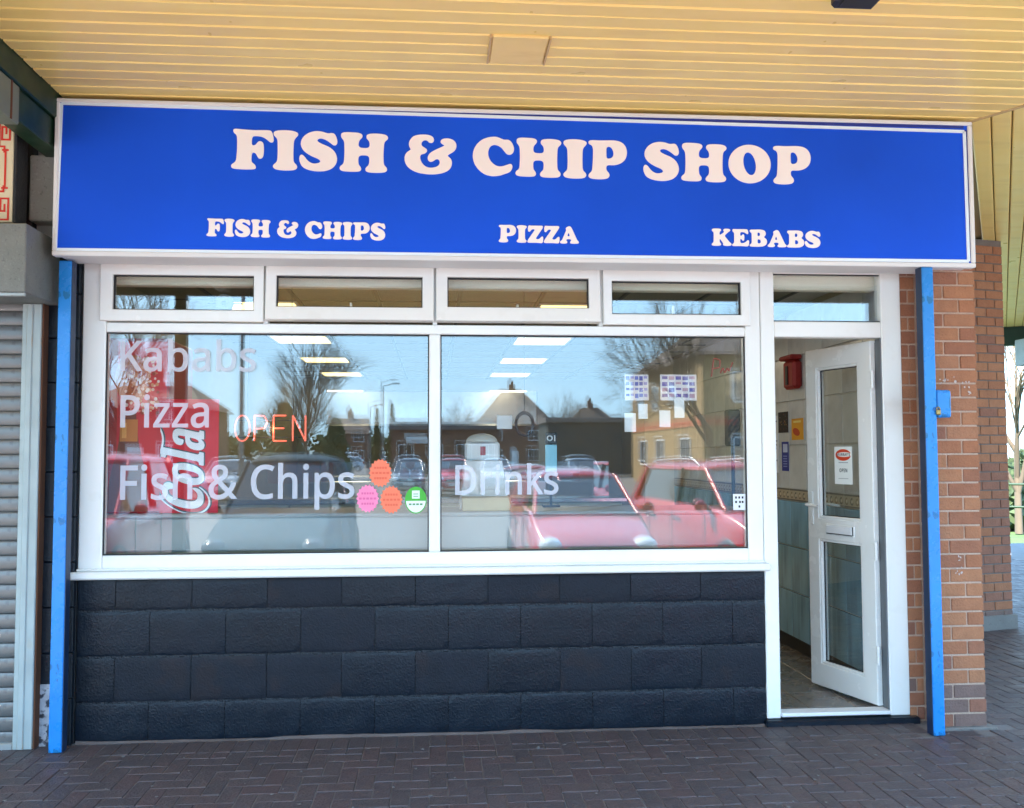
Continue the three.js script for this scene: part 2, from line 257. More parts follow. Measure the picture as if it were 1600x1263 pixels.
// ---------------------------------------------------------------- canopy with boarded soffit
const SY = 3.196, U = new V3(0.53, 0, -0.85).normalize();
const canopy = thing('canopy', 'boarded cream canopy soffit overhead above the blue shop sign', 'canopy');
{
  const p = 0.1, mit = (z) => 2.62 + (z - 0.2) * 0.588;
  const board = (q, y = SY) => { // q: four [x,z] seen from below; chamfered lower edges
    const cx = q.reduce((s, a) => s + a[0], 0) / 4, cz = q.reduce((s, a) => s + a[1], 0) / 4, c = 0.0065;
    const e1 = new THREE.Vector2(q[1][0] - q[0][0], q[1][1] - q[0][1]).normalize(), nrm = new THREE.Vector2(-e1.y, e1.x); if (nrm.x * (q[2][0] - q[1][0]) + nrm.y * (q[2][1] - q[1][1]) < 0) nrm.negate();
    const lo = q.map((a, i) => { const s = i < 2 ? 1 : -1; return [a[0] + nrm.x * c * s, y, a[1] + nrm.y * c * s]; }), up = q.map((a) => [a[0], y + 0.010, a[1]]);
    const F = [lo.slice()]; for (let k = 0; k < 4; k++) { const n = (k + 1) % 4; F.push([lo[k], lo[n], up[n], up[k]]); }
    const cen = new V3(cx, y + 0.03, cz);
    for (const f of F) { const a = new V3(...f[0]), n = new V3(...f[1]).sub(a).cross(new V3(...f[2]).sub(a)); if (n.dot(a.clone().sub(cen)) < 0) f.reverse(); }
    return polys(F);
  };
  for (let k = 0; k < 35; k++) {
    const z0 = 0.17 + k * p + 0.0025, z1 = 0.17 + (k + 1) * p - 0.0025;
    const g = muv(board([[-2.05, z0], [mit(z0), z0], [mit(z1), z1], [-2.05, z1]], SY + rr(-0.0015, 0.0015)), 1, rr(0, 5), rr(0, 5));
    part('soffit_board', g, M.soffit[Math.floor(rnd() * 4)], canopy);
  }
  const Vp = new V3(0.85, 0, 0.53).normalize(), md = new V3(0.507, 0, 0.862);
  for (let k = 0; k < 46; k++) { // boards of the wing, running back along the return
    const t0 = k * 0.113 + 0.003, t1 = (k + 1) * 0.113 - 0.003, P = (t) => [2.635 + md.x * t, 0.2 + md.z * t], L = (t) => 9.4 + t * 0.45, a = P(t0), b = P(t1);
    if (b[1] > 3.65) break;
    const g = muv(board([a, [a[0] + U.x * L(t0), a[1] + U.z * L(t0)], [b[0] + U.x * L(t1), b[1] + U.z * L(t1)], b]), 1, rr(0, 5), rr(0, 5));
    part('soffit_board', g, M.soffit[Math.floor(rnd() * 4)], canopy);
  }
  part('mitre_strip', (() => { const g = new THREE.BoxGeometry(0.03, 0.006, 4.0); g.rotateY(Math.atan2(md.x, md.z)); g.translate(2.627 + md.x * 2.0, SY + 0.0015, 0.2 + md.z * 2.0); return g; })(), M.soffitDirty, canopy);
  part('roof_deck', [box(-9, 5.3, SY + 0.02, SY + 0.34, 0.06, 3.68), (() => { const g = extr(new THREE.Shape([[2.66, -0.06], [5.35, -3.66], [5.35, -3.5], [12.6, 8.2], [7.5, 8.2], [2.60, 0.06]].map((p) => new THREE.Vector2(...p))), 0.022, 0.342, 0); g.rotateX(-Math.PI / 2); g.translate(0, SY, 0); return muv(g); })()], M.soffitBack, canopy);
  part('fascia', [cbox(-9, 5.4, 2.87, SY + 0.36, 3.68, 3.74, 0.006)], M.darkGreen, canopy);
  part('access_hatch', cbox(0.025, 0.262, SY - 0.010, SY + 0.01, 0.80, 1.075, 0.003), M.hatch, canopy);
  for (const x of [0.012, 0.267]) part('hatch_strip', box(x, x + 0.008, SY - 0.012, SY + 0.008, 0.80, 1.07), M.soffitDirty, canopy);
  part('edge_beam', cbox(-2.17, -2.055, 3.076, SY + 0.02, 0.12, 3.68, 0.006), M.darkGreen, canopy);
  part('side_panel', cbox(-2.16, -2.062, 2.90, 3.072, 0.665, 3.68, 0.004), M.greyGreen, canopy, 'grey green panel below the dark green beam');
  part('cover_strip', cbox(-2.064, -2.058, 2.90, 3.072, 0.74, 0.752, 0.001), M.rust, canopy);
  part('back_panel', cbox(-2.17, -2.075, 2.93, 3.074, 0.10, 0.66, 0.004), M.darkGreen, canopy);
  for (const x of [-8, -5.3, -2.475, 5.2]) part('post', cbox(x - 0.05, x + 0.05, 0, 2.87, 3.58, 3.67, 0.006), M.darkGreen, canopy);
  part('far_fascia', (() => { const g = new THREE.BoxGeometry(5, 0.26, 0.12); g.rotateY(Math.atan2(-0.53, 0.85) * 0 - 0.56); g.translate(9.2, SY - 0.12, -7.0); return g; })(), M.darkGreen, canopy);
  const nb = box(-9, -2.17, SY + 0.005, SY + 0.02, 0.12, 3.68); part('neighbour_soffit', nb, M.soffit[3], canopy);
}
{
  const t = thing('bulkhead_lamp', 'black soffit lamp at the top edge above the sign', 'lamp', [1.385, SY, 1.66]);
  part('lamp_body', cbox(-0.085, 0.085, -0.055, 0, -0.15, 0.15, 0.012), M.blackPlastic, t);
  part('diffuser', cbox(-0.065, 0.065, -0.060, -0.0555, -0.12, 0.12, 0.002), M.gasket, t);
}
// ---------------------------------------------------------------- the building round the shop
struct('shop_building', [
  box(-2.30, 2.66, 2.47, 8, -0.30, -0.005), box(-2.30, -2.06, -0.2, 2.47, -8.2, -0.02), box(2.352, 2.655, -0.2, 2.47, -8.2, -0.31), box(-2.30, 2.66, -0.2, 8, -8.4, -8.2),
  box(-2.06, 2.352, 2.47, 2.6, -8.2, -0.30), box(-2.06, 2.352, -0.2, 0.02, -8.2, -0.12),
  box(-2.30, 2.66, 7.9, 8, -8.2, -0.3), box(-2.30, 2.66, 2.6, 7.9, -8.2, -8.0)], M.render);
struct('shop_interior_wall', [box(-2.06, -2.045, 0.05, 2.47, -8.0, -0.12), box(2.330, 2.352, 0.05, 2.47, -8.0, -0.13), box(-2.045, 2.330, 0.05, 2.47, -8.0, -7.85)], M.inWall);

// black painted block wall below the window: blocks are separate
{
  const w = thing('block_wall', 'black painted block wall below the shop window', 'wall');
  part('wall_core', box(-2.01, 1.535, -0.04, 0.808, -0.14, -0.012), M.joint, w);
  const rows = [[0.0, 0.187], [0.197, 0.413], [0.424, 0.642], [0.653, 0.809]];
  const blk = (x0, x1, y0, y1) => { // block with lumpy painted edges
    const nx = 9, ny = 6, z = rr(-0.0003, 0.0003), g = new THREE.PlaneGeometry(x1 - x0, y1 - y0, nx, ny); g.translate((x0 + x1) / 2, (y0 + y1) / 2, 0); const p = g.attributes.position, s = Math.floor(rnd() * 999);
    for (let i = 0; i < p.count; i++) {
      const ix = i % (nx + 1), iy = Math.floor(i / (nx + 1)), ed = ix === 0 || iy === 0 || ix === nx || iy === ny, x = p.getX(i), y = p.getY(i);
      let q = z + 0.0028 * (hash(ix, iy, s) - 0.5); if (ed) { q = (iy === 0 || iy === ny) ? -0.0045 : 0; p.setXY(i, x, y + (iy === 0 || iy === ny ? 0.005 * (hash(ix, iy, s + 2) - 0.5) : 0)); }
      if (!ed && iy === 1) p.setY(i, y1 - 0.016 + 0.010 * (hash(ix, iy, s + 3) - 0.5)); if (!ed && iy === ny - 1) p.setY(i, y0 + 0.016 + 0.010 * (hash(ix, iy, s + 4) - 0.5));
      p.setZ(i, q);
    }
    g.computeVertexNormals(); const uv = g.attributes.uv, ou = rr(0, 3), ov = rr(0, 3); for (let i = 0; i < uv.count; i++) uv.setXY(i, p.getX(i) + ou, p.getY(i) + ov); return g;
  };
  rows.forEach(([y0, y1], r) => { let x = -2.005 - (r % 2 ? 0.19 : 0.02); while (x < 1.53) { const a = Math.max(x, -2.005), b = Math.min(x + 0.372, 1.532); if (b - a > 0.03) part('block', blk(a, b, y0, y1), [M.blackPaint, M.blackPaint2, M.blackWorn][r === 0 ? 0 : Math.floor(rnd() * 3)], w); x += 0.376; } });
  // pinkish mortar smear where the wall meets the pavers
  const pts = []; for (let i = 0; i <= 60; i++) { const x = -2.0 + i * 3.54 / 60, h = 0.0005 + 0.022 * Math.max(0, fbm(i / 61, 0.3, 16, 3, 5) - 0.38), d = 0.004 + 0.026 * fbm(i / 61, 0.7, 16, 3, 6); pts.push([x, h, d]); }
  const F = []; for (let i = 0; i < 60; i++) { const [x, h, d] = pts[i], [X, H, D] = pts[i + 1]; F.push([[x, -0.005, d], [X, -0.005, D], [X, H, 0.006], [x, h, 0.006]], [[x, h, 0.006], [X, H, 0.006], [X, H, -0.012], [x, h, -0.012]]); }
  part('mortar_fillet', muv(polys(F)), M.footMortar, w);
}
// left strip of black painted wall with flaking white foot
{
  const w = thing('wall_strip', 'narrow black painted wall strip left of the blue post with flaking white foot', 'wall');
  part('wall_core', box(-2.30, -2.012, -0.1, 2.47, -0.02, -0.004), M.blackFlat, w);
  for (let r = 0; r < 11; r++) { if (r === 0) continue; part('block', cbox(-2.20, -2.016, r * 0.225 + 0.001, Math.min(2.42, r * 0.225 + 0.224), -0.02, 0.028 + rr(-0.001, 0.001), 0.004), M.blackPaint2, w); }
  part('block', cbox(-2.20, -2.066, -0.05, 0.30, -0.02, 0.031, 0.005), M.whitewash, w, 'foot of the strip with white paint flaking off');
  part('block', cbox(-2.0655, -2.016, -0.05, 0.224, -0.02, 0.030, 0.004), M.blackPaint2, w);
}

// ---------------------------------------------------------------- brick pier right of the door, and the pier behind it
const BR = (x0, x1, y0, y1, z0, z1) => cbox(x0 + rr(-.001, .001), x1 + rr(-.001, .001), y0, y1, z0, z1 + rr(-0.0015, 0.0015), 0.003, rr(0, 4), rr(0, 4));
const pickBrick = (y) => (y < 0.16 && rnd() < 0.6 ? M.sooty : M.bricks[Math.floor(rnd() * 6)]);
{
  const w = thing('brick_pier', 'red brick pier right of the shop door behind the right blue post', 'pier');
  part('mortar', [box(2.412, 2.653, -0.05, SY, -0.30, 0.149), box(2.324, 2.412, -0.05, SY, -0.30, -0.006)], M.mortar, w);
  for (let r = 0; r < 42; r++) {
    const y0 = r * 0.075 + 0.005, y1 = y0 + 0.065; if (y1 > SY) break;
    if (r % 2) { part('brick', BR(2.569, 2.658, y0, y1, 0.04, 0.155), pickBrick(y0), w); part('brick', BR(2.408, 2.561, y0, y1, 0.04, 0.155), pickBrick(y0), w); } else { part('brick', BR(2.484, 2.658, y0, y1, 0.04, 0.155), pickBrick(y0), w); part('brick', BR(2.408, 2.476, y0, y1, 0.04, 0.155), pickBrick(y0), w); }
    if (r % 2) { part('brick', BR(2.324, 2.404, y0, y1, -0.1, 0.0), pickBrick(y0), w); } else { part('brick', BR(2.324, 2.362, y0, y1, -0.1, 0.0), pickBrick(y0), w); part('brick', BR(2.369, 2.404, y0, y1, -0.1, 0.0), pickBrick(y0), w); }
    part('brick', BR(2.408, 2.45, y0, y1, 0.005, 0.034), pickBrick(y0), w);
  }
  part('cement_foot', cbox(2.38, 2.70, -0.02, 0.010, 0.12, 0.185, 0.006), M.footCement, w);
  const fl = []; for (const [x, y, n, sx, sy] of [[2.50, 1.815, 9, 0.05, 0.02], [2.60, 1.79, 6, 0.025, 0.02], [2.615, 1.76, 3, 0.01, 0.02], [2.525, 0.845, 9, 0.03, 0.05]]) for (let i = 0; i < n; i++) { const q = new THREE.CircleGeometry(rr(0.003, 0.008), 6); q.scale(rr(0.5, 1.4), rr(0.4, 1.6), 1); q.rotateZ(rr(0, 3)); q.translate(x + rr(-sx, sx), y + rr(-sy, sy), 0.1578); fl.push(q); }
  part('chalk_mark', fl, M.chalk, w).userData.kind = 'stuff';
}
{
  const w = thing('brick_wall', 'darker red brick wall end standing behind the front pier at the far right', 'wall', [4.21, 0, -2.44], Math.atan2(0.24, 0.97));
  // local x runs along the wall face away from us, local z points out of the face
  const x1 = 0.30, x0 = -1.05;
  part('mortar', box(x0, x1 - 0.006, -0.05, SY, -0.30, -0.006), M.mortarDark, w);
  for (let r = 0; r < 42; r++) {
    const y0 = r * 0.075 + 0.005, y1 = y0 + 0.065; if (y1 > SY) break;
    let x = x1 - (r % 2 ? 0.098 : 0.188); let b = x1;
    const cols = y0 < 1.35 ? [3, 5, 5, 1] : [0, 1, 2, 4, 0, 5];  // oranger above, darker below: bounced sunlight put into the brick colours
    while (b > x0 + 0.02) { const a = Math.max(x0, x); part('brick', BR(a + 0.004, b - 0.004, y0, y1, -0.1, 0.0), y0 < 0.14 ? M.sooty : M.bricks[cols[Math.floor(rnd() * cols.length)]], w); b = x; x -= 0.188; }
    if (x1) part('brick', BR(x1 - 0.09, x1, y0, y1, -0.30, -0.108), M.bricks[cols[0]], w);
  }
  part('plinth', cbox(x0, x1 + 0.02, -0.05, 0.115, 0.002, 0.03, 0.006), M.footCement, w, 'pale rendered foot of the wall');
}

// ================================================================ SHOP FRONT
// fascia sign
const font = await new FontLoader().loadAsync('fonts/droid/droid_sans_bold.typeface.json');
const fontR = await new FontLoader().loadAsync('fonts/droid/droid_sans_regular.typeface.json');
{
  const t = thing('fascia_sign', 'long blue shop fascia sign with cream lettering and white edge', 'sign', [0, 2.398, 0]);
  const X0 = -2.064, X1 = 2.603, H = 0.776;
  part('sign_case', cbox(X0 + 0.012, X1 - 0.012, 0.008, H - 0.006, 0.03, 0.225, 0.004), M.alu, t);
  part('sign_panel', cbox(X0 + 0.02, X1 - 0.02, 0.02, H - 0.018, 0.2, 0.262, 0.002), M.signBlue, t);
  part('frame', [cbox(X0, X1, 0, 0.024, 0.22, 0.272, 0.004), cbox(X0, X1, H - 0.020, H, 0.22, 0.272, 0.004), cbox(X0, X0 + 0.022, 0.0245, H - 0.0205, 0.22, 0.271, 0.004), cbox(X1 - 0.024, X1, 0.0245, H - 0.0205, 0.22, 0.271, 0.004)], M.alu, t);
  const bar = (a, b, w, z0, z1) => { const dx = b[0] - a[0], dy = b[1] - a[1], l = Math.hypot(dx, dy), nx = -dy / l * w / 2, ny = dx / l * w / 2; const s = new THREE.Shape([[a[0] + nx, a[1] + ny], [a[0] - nx, a[1] - ny], [b[0] - nx, b[1] - ny], [b[0] + nx, b[1] + ny]].map((p) => new THREE.Vector2(p[0], p[1] - 2.398))); return extr(s, z0, z1, 0); };
  const TL = [-2.036, 3.150], TR = [2.562, 3.122], BR_ = [2.566, 2.432], BL = [-2.050, 2.428];
  for (const [a, b] of [[TL, TR], [TR, BR_], [BL, TL], [BL, BR_]]) part('border_stripe', bar(a, b, 0.016, 0.2615, 0.2655 + (a === TL || b === BR_ ? 0.001 : 0)), M.stripe, t);
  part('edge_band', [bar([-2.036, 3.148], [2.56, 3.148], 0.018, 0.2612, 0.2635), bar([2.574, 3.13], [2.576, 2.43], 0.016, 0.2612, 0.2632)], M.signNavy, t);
  // letters drawn after the fat rounded serif lettering of the sign
  const G = {
    F: [[[12, 10], [20, 0], [60, 3], [130, 8], [245, 5], [258, 20], [268, 70], [262, 88], [245, 90], [225, 70], [195, 50], [150, 46], [130, 52], [128, 112], [150, 112], [162, 95], [172, 82], [190, 82], [203, 95], [206, 140], [203, 185], [190, 202], [172, 200], [162, 180], [152, 162], [130, 158], [126, 225], [150, 240], [158, 260], [150, 275], [80, 277], [10, 273], [0, 258], [4, 243], [32, 225], [38, 150], [38, 60], [32, 40], [15, 28]]],
    I: [[[5, 22], [10, 8], [40, 0], [85, -2], [130, 3], [155, 15], [157, 32], [130, 60], [127, 140], [128, 215], [150, 235], [152, 255], [135, 270], [75, 274], [18, 268], [2, 252], [5, 235], [30, 215], [32, 140], [30, 58], [8, 38]]],
    S: [[[180, 18], [205, 12], [222, 18], [235, 45], [240, 75], [232, 95], [215, 98], [195, 80], [165, 58], [135, 50], [115, 58], [115, 72], [140, 88], [190, 108], [225, 140], [240, 185], [232, 225], [205, 258], [160, 275], [110, 277], [60, 268], [25, 250], [10, 225], [3, 195], [8, 170], [20, 163], [35, 175], [55, 205], [85, 225], [120, 222], [137, 210], [125, 192], [75, 172], [30, 140], [10, 100], [18, 55], [50, 20], [95, 2], [140, 3]]],
    H: [[[8, 25], [12, 8], [35, 0], [80, 1], [125, 3], [146, 15], [146, 35], [122, 58], [120, 108], [192, 110], [192, 62], [170, 40], [172, 18], [190, 8], [240, 5], [290, 10], [310, 25], [308, 45], [285, 62], [280, 150], [282, 225], [302, 243], [305, 262], [290, 278], [230, 282], [175, 278], [163, 262], [168, 245], [190, 225], [190, 160], [120, 160], [120, 225], [138, 245], [138, 265], [122, 276], [65, 277], [15, 273], [0, 260], [3, 240], [28, 222], [32, 140], [30, 62], [12, 42]]],
    '&': [[[40, 40], [60, 12], [110, 0], [165, 3], [190, 20], [193, 45], [180, 60], [160, 58], [150, 42], [130, 40], [112, 55], [112, 80], [130, 92], [148, 105], [148, 122], [130, 138], [108, 140], [102, 165], [115, 205], [145, 232], [185, 235], [220, 222], [232, 195], [222, 172], [205, 172], [190, 185], [172, 195], [155, 185], [150, 160], [165, 130], [205, 105], [250, 82], [262, 75], [240, 62], [232, 48], [245, 28], [285, 22], [325, 38], [340, 75], [325, 115], [282, 140], [280, 150], [300, 165], [310, 195], [300, 235], [270, 262], [220, 278], [160, 282], [90, 272], [40, 248], [10, 212], [2, 170], [12, 135], [40, 112], [45, 108], [32, 85], [32, 60]]],
    C: [[[262, 28], [295, 22], [325, 45], [345, 95], [340, 135], [315, 158], [285, 155], [265, 130], [240, 95], [205, 75], [175, 72], [145, 88], [130, 130], [130, 170], [150, 220], [190, 255], [230, 265], [280, 250], [310, 235], [328, 245], [330, 275], [310, 310], [270, 325], [220, 345], [160, 350], [100, 335], [50, 295], [15, 240], [2, 180], [10, 120], [40, 65], [85, 25], [140, 5], [200, 0]]],
    P: [[[5, 25], [10, 8], [40, 2], [90, 5], [150, 3], [220, 0], [280, 12], [318, 50], [330, 105], [318, 160], [280, 200], [225, 218], [155, 216], [152, 262], [175, 285], [182, 310], [165, 335], [100, 343], [25, 338], [2, 320], [8, 295], [35, 272], [42, 180], [45, 75], [35, 48], [12, 38]], [[155, 60], [185, 55], [205, 75], [217, 110], [210, 145], [185, 162], [155, 160]]],
    Z: [[[18, 12], [30, 0], [60, 5], [230, 3], [245, 15], [240, 40], [130, 210], [160, 222], [190, 212], [215, 180], [235, 172], [248, 185], [245, 250], [235, 275], [215, 280], [150, 274], [20, 276], [4, 262], [10, 235], [122, 66], [95, 58], [70, 66], [50, 95], [32, 103], [16, 92], [12, 50]]],
    A: [[[110, 10], [135, -4], [160, 2], [180, 30], [265, 225], [285, 240], [292, 262], [278, 277], [215, 280], [160, 276], [150, 258], [158, 240], [172, 228], [162, 205], [100, 205], [92, 228], [108, 242], [110, 262], [98, 276], [50, 280], [8, 276], [-4, 260], [2, 240], [25, 225], [95, 60], [85, 40], [90, 20]], [[130, 95], [108, 160], [152, 160]]],
    K: [[[5, 22], [15, 4], [75, 0], [135, 4], [148, 20], [142, 38], [122, 58], [122, 110], [195, 55], [190, 40], [180, 30], [185, 10], [210, 2], [270, 4], [288, 18], [285, 38], [258, 55], [195, 115], [275, 220], [300, 238], [305, 260], [290, 276], [225, 280], [180, 272], [172, 250], [180, 238], [130, 165], [122, 172], [122, 222], [142, 240], [146, 262], [132, 276], [70, 280], [12, 276], [0, 260], [5, 240], [32, 222], [35, 60], [10, 42]]],
    E: [[[8, 15], [20, 0], [60, 4], [230, 2], [243, 15], [252, 65], [245, 82], [228, 80], [205, 58], [170, 48], [128, 50], [126, 110], [148, 108], [158, 92], [172, 82], [186, 92], [190, 138], [186, 182], [172, 192], [158, 180], [148, 160], [126, 158], [126, 228], [175, 228], [215, 205], [235, 180], [252, 178], [262, 195], [258, 250], [248, 276], [225, 280], [150, 275], [15, 277], [0, 262], [6, 242], [34, 225], [36, 60], [12, 40]]],
    B: [[[5, 22], [15, 4], [70, 3], [170, 0], [230, 14], [252, 55], [245, 95], [215, 125], [255, 150], [270, 195], [255, 245], [210, 272], [130, 279], [15, 276], [0, 260], [6, 240], [34, 224], [36, 60], [10, 42]], [[122, 50], [150, 48], [165, 68], [160, 95], [145, 108], [122, 108]], [[122, 158], [150, 156], [172, 175], [175, 205], [155, 226], [122, 226]]],
  };
  const ell = (cx, cy, rx, ry, rot) => [...Array(20)].map((_, i) => { const a = i / 20 * 6.28318, x = rx * Math.cos(a), y = ry * Math.sin(a); return [cx + x * Math.cos(rot) - y * Math.sin(rot), cy + x * Math.sin(rot) + y * Math.cos(rot)]; });
  G.O = [ell(172, 164, 173, 165, 0), ell(172, 162, 50, 98, -0.16)];
  const smooth = (P, path, f) => { // rounds every corner of an outline
    const n = P.length, L = (a, b) => Math.hypot(a[0] - b[0], a[1] - b[1]), along = (a, b, r) => { const d = L(a, b), k = Math.min(0.5, r / d); return [a[0] + (b[0] - a[0]) * k, a[1] + (b[1] - a[1]) * k]; };
    for (let i = 0; i < n; i++) { const p = P[i], a = along(p, P[(i + n - 1) % n], 26), b = along(p, P[(i + 1) % n], 26), A = f(a), B = f(b), Q = f(p); if (i === 0) path.moveTo(...A); else path.lineTo(...A); path.quadraticCurveTo(...Q, ...B); }
    path.closePath();
  };
  const cache = new Map();
  const letter = (ch, x0, x1, yb, h) => {
    const o = G[ch][0], lx = Math.min(...o.map((p) => p[0])), hx = Math.max(...o.map((p) => p[0])), ly = Math.min(...o.map((p) => p[1])), hy = Math.max(...o.map((p) => p[1]));
    const f = (p) => [x0 + (p[0] - lx) / (hx - lx) * (x1 - x0), yb - 2.398 + (hy - p[1]) / (hy - ly) * h];
    const s = new THREE.Shape(); smooth(G[ch][0], s, f);
    for (const hole of G[ch].slice(1)) { const q = new THREE.Path(); smooth(hole, q, f); s.holes.push(q); }
    part('letter', extr(s, 0.2618, 0.2660, 0, 4), M.letter, t);
  };
  const word = (str, X, y0, y1, h) => str.split('').forEach((ch, i) => { const [a, b] = X[i], k = (a - X[0][0]) / (X[X.length - 1][1] - X[0][0] || 1); letter(ch, a, b, y0 + (y1 - y0) * k, h); });
  const px = (a) => -1.219 + (a - 362) * (1.725 + 1.219) / (1268 - 362);   // spacing measured along the sign
  const main = [['F', 361, 425], ['I', 423.5, 461.6], ['S', 463, 521], ['H', 524, 598], ['&', 622.6, 704], ['C', 728, 793], ['H', 794.5, 867], ['I', 869.5, 907.3], ['P', 909, 971.3], ['S', 996.4, 1054.2], ['H', 1057, 1131], ['O', 1133.4, 1202.8], ['P', 1206, 1268.6]];
  for (const [c, a, b] of main) letter(c, px(a), px(b), 2.840 - (px(a) + 1.219) * 0.0075, 0.204);
  const row = (str, xa, xb, y0, y1, h) => { // evenly set small words
    const W = str.split('').map((c) => (c === ' ' ? 95 : (() => { const o = G[c][0], xs = o.map((p) => p[0]), ys = o.map((p) => p[1]); return (Math.max(...xs) - Math.min(...xs)) * 280 / (Math.max(...ys) - Math.min(...ys)) + 6; })())), tot = W.reduce((a, b) => a + b, 0) - 6; let x = 0;
    str.split('').forEach((c, i) => { if (c !== ' ') { const a = xa + (xb - xa) * x / tot, b = xa + (xb - xa) * (x + W[i] - 6) / tot; letter(c, a, b, y0 + (y1 - y0) * x / tot, h); } x += W[i]; });
  };
  row('FISH & CHIPS', -1.336, -0.464, 2.504, 2.494, 0.090);
  row('PIZZA', 0.101, 0.509, 2.495, 2.493, 0.090);
  row('KEBABS', 1.194, 1.769, 2.494, 2.489, 0.090);
}
// blue posts
{
  const post = (x, z, label, side) => {  const t = thing('blue_post', label, 'post', [x, 0, z], 0, 'blue painted steel posts'); part('shaft', cbox(0, 0.062, 0, 2.396, 0, 0.06, 0.004), M.bluePost, t); part('side_face', side < 0 ? cbox(-0.004, 0, 0.001, 2.395, 0.001, 0.058, 0.001) : cbox(0.062, 0.066, 0.001, 2.395, 0.001, 0.058, 0.001), M.navySide, t, 'dark navy side face'); return t; };  // thin navy strip on the inward side, darker than the shaft
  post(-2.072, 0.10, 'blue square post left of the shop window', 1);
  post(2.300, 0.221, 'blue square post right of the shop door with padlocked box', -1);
  const b = thing('lock_box', 'small blue metal box with brass padlock on the right blue post', 'box', [2.365, 1.614, 0.17]);
  part('case', cbox(0, 0.078, 0, 0.142, 0, 0.105, 0.006), M.bluePost, b);
  part('lid', cbox(0.004, 0.074, 0.01, 0.132, 0.105, 0.111, 0.003), M.bluePost, b);
  part('hasp', cbox(-0.022, 0.012, 0.035, 0.052, 0.111, 0.116, 0.002), M.blueDark, b);
  part('padlock', [cbox(-0.012, 0.012, 0.012, 0.04, 0.112, 0.127, 0.004), new THREE.TorusGeometry(0.009, 0.003, 6, 12).translate(0, 0.043, 0.12)], M.brass, b);
}
// main window
const vents = [];
{
  const t = thing('shop_window', 'white framed two pane shop window with opening top lights', 'window', [0, 0.85, 0]);
  const y = (v) => v - 0.85, Z0 = -0.075;
  part('side_frame', cbox(-2.010, -1.894, y(0.852), y(2.47), Z0, 0, 0.005), M.upvc, t);
  part('side_frame', cbox(1.451, 1.534, y(0.852), y(2.47), Z0, 0, 0.005), M.upvc, t);
  part('bottom_rail', cbox(-1.8935, 1.4505, y(0.852), y(0.926), Z0, -0.001, 0.005), M.upvc, t);
  part('transom', cbox(-1.8935, 1.4505, y(2.062), y(2.112), Z0, -0.0015, 0.005), M.upvc, t);
  part('head', cbox(-1.8935, 1.4505, y(2.425), y(2.47), Z0, -0.002, 0.004), M.upvc, t);
  part('mullion', cbox(-0.248, -0.189, y(0.9265), y(2.0615), Z0, 0.002, 0.006), M.upvc, t);
  for (const x of [-1.0945, -0.218, 0.666]) part('vent_mullion', cbox(x - 0.012, x + 0.012, y(2.1125), y(2.4245), Z0, -0.012, 0.002), M.upvc, t);
  part('sill', [cbox(-2.032, 1.552, y(0.812), y(0.850), -0.06, 0.062, 0.008), cbox(-2.01, 1.53, y(0.8505), y(0.862), -0.02, 0.022, 0.004)], M.upvc, t);
  const bead = (x0, x1, y0, y1) => [cbox(x0, x1, y0, y0 + 0.006, -0.020, -0.010, 0.001), cbox(x0, x1, y1 - 0.006, y1, -0.020, -0.010, 0.001), cbox(x0, x0 + 0.006, y0 + 0.007, y1 - 0.007, -0.020, -0.010, 0.001), cbox(x1 - 0.006, x1, y0 + 0.007, y1 - 0.007, -0.020, -0.010, 0.001)];
  for (const [a, b] of [[-1.8935, -0.2485], [-0.1885, 1.4505]]) {
    part('gasket', bead(a, b, y(0.9265), y(2.0615)), M.gasket, t);
    part('pane', new THREE.PlaneGeometry(b - a - 0.002, 1.133).translate((a + b) / 2, y(1.494), -0.022), M.glass, t);
    const inner = part('pane', new THREE.PlaneGeometry(b - a - 0.002, 1.133), M.glassIn, t); inner.position.set((a + b) / 2, y(1.494), -0.044); inner.rotation.set(0.0022, 0.0012, 0);
  }
  const sash = (x0, x1, g, open) => { const yb = open ? 2.127 : 2.118;
    const s = new THREE.Group(); s.name = 'top_light'; s.position.set(0, y(2.42), 0.0); s.rotation.x = -open; t.add(s);
    const yy = (v) => v - 2.42;
    part('sash_frame', extr(ringShape(x0, x1, yy(yb), yy(2.418), [[g[0], g[1], yy(g[2]), yy(g[3])]]), -0.045, 0.022, 0.006), M.upvc, s);
    part('gasket', extr(ringShape(g[0] - 0.002, g[1] + 0.002, yy(g[2]) - 0.002, yy(g[3]) + 0.002, [[g[0] + 0.005, g[1] - 0.005, yy(g[2]) + 0.005, yy(g[3]) - 0.005]]), -0.02, 0.004, 0), M.gasket, s);
    for (const z of [-0.006, -0.028]) part('pane', new THREE.PlaneGeometry(g[1] - g[0] + 0.006, g[3] - g[2] + 0.006).translate((g[0] + g[1]) / 2, yy((g[2] + g[3]) / 2), z), M.glass, s);
    part('handle', [cbox((g[0] + g[1]) / 2 - 0.006, (g[0] + g[1]) / 2 + 0.006, yy(2.15), yy(2.235), -0.075, -0.055, 0.002), cbox((g[0] + g[1]) / 2 - 0.016, (g[0] + g[1]) / 2 + 0.016, yy(2.135), yy(2.165), -0.056, -0.046, 0.002)], M.whitePlastic, s);
  };
  sash(-1.922, -1.1, [-1.858, -1.151, 2.177, 2.356], 0);
  sash(-1.090, -0.224, [-1.035, -0.283, 2.195, 2.359], 0.075);
  sash(-0.212, 0.657, [-0.152, 0.596, 2.2, 2.361], 0.08);
  sash(0.675, 1.476, [0.722, 1.426, 2.176, 2.353], 0);
}
solo('cream_bar', [cbox(-1.93, 1.47, 2.322, 2.44, -0.17, -0.085, 0.01)], M.crossbar, 'cream crossbar along the top inside the shop window', 'crossbar');  // plain cream bar behind the glass, showing as a pale band at its top
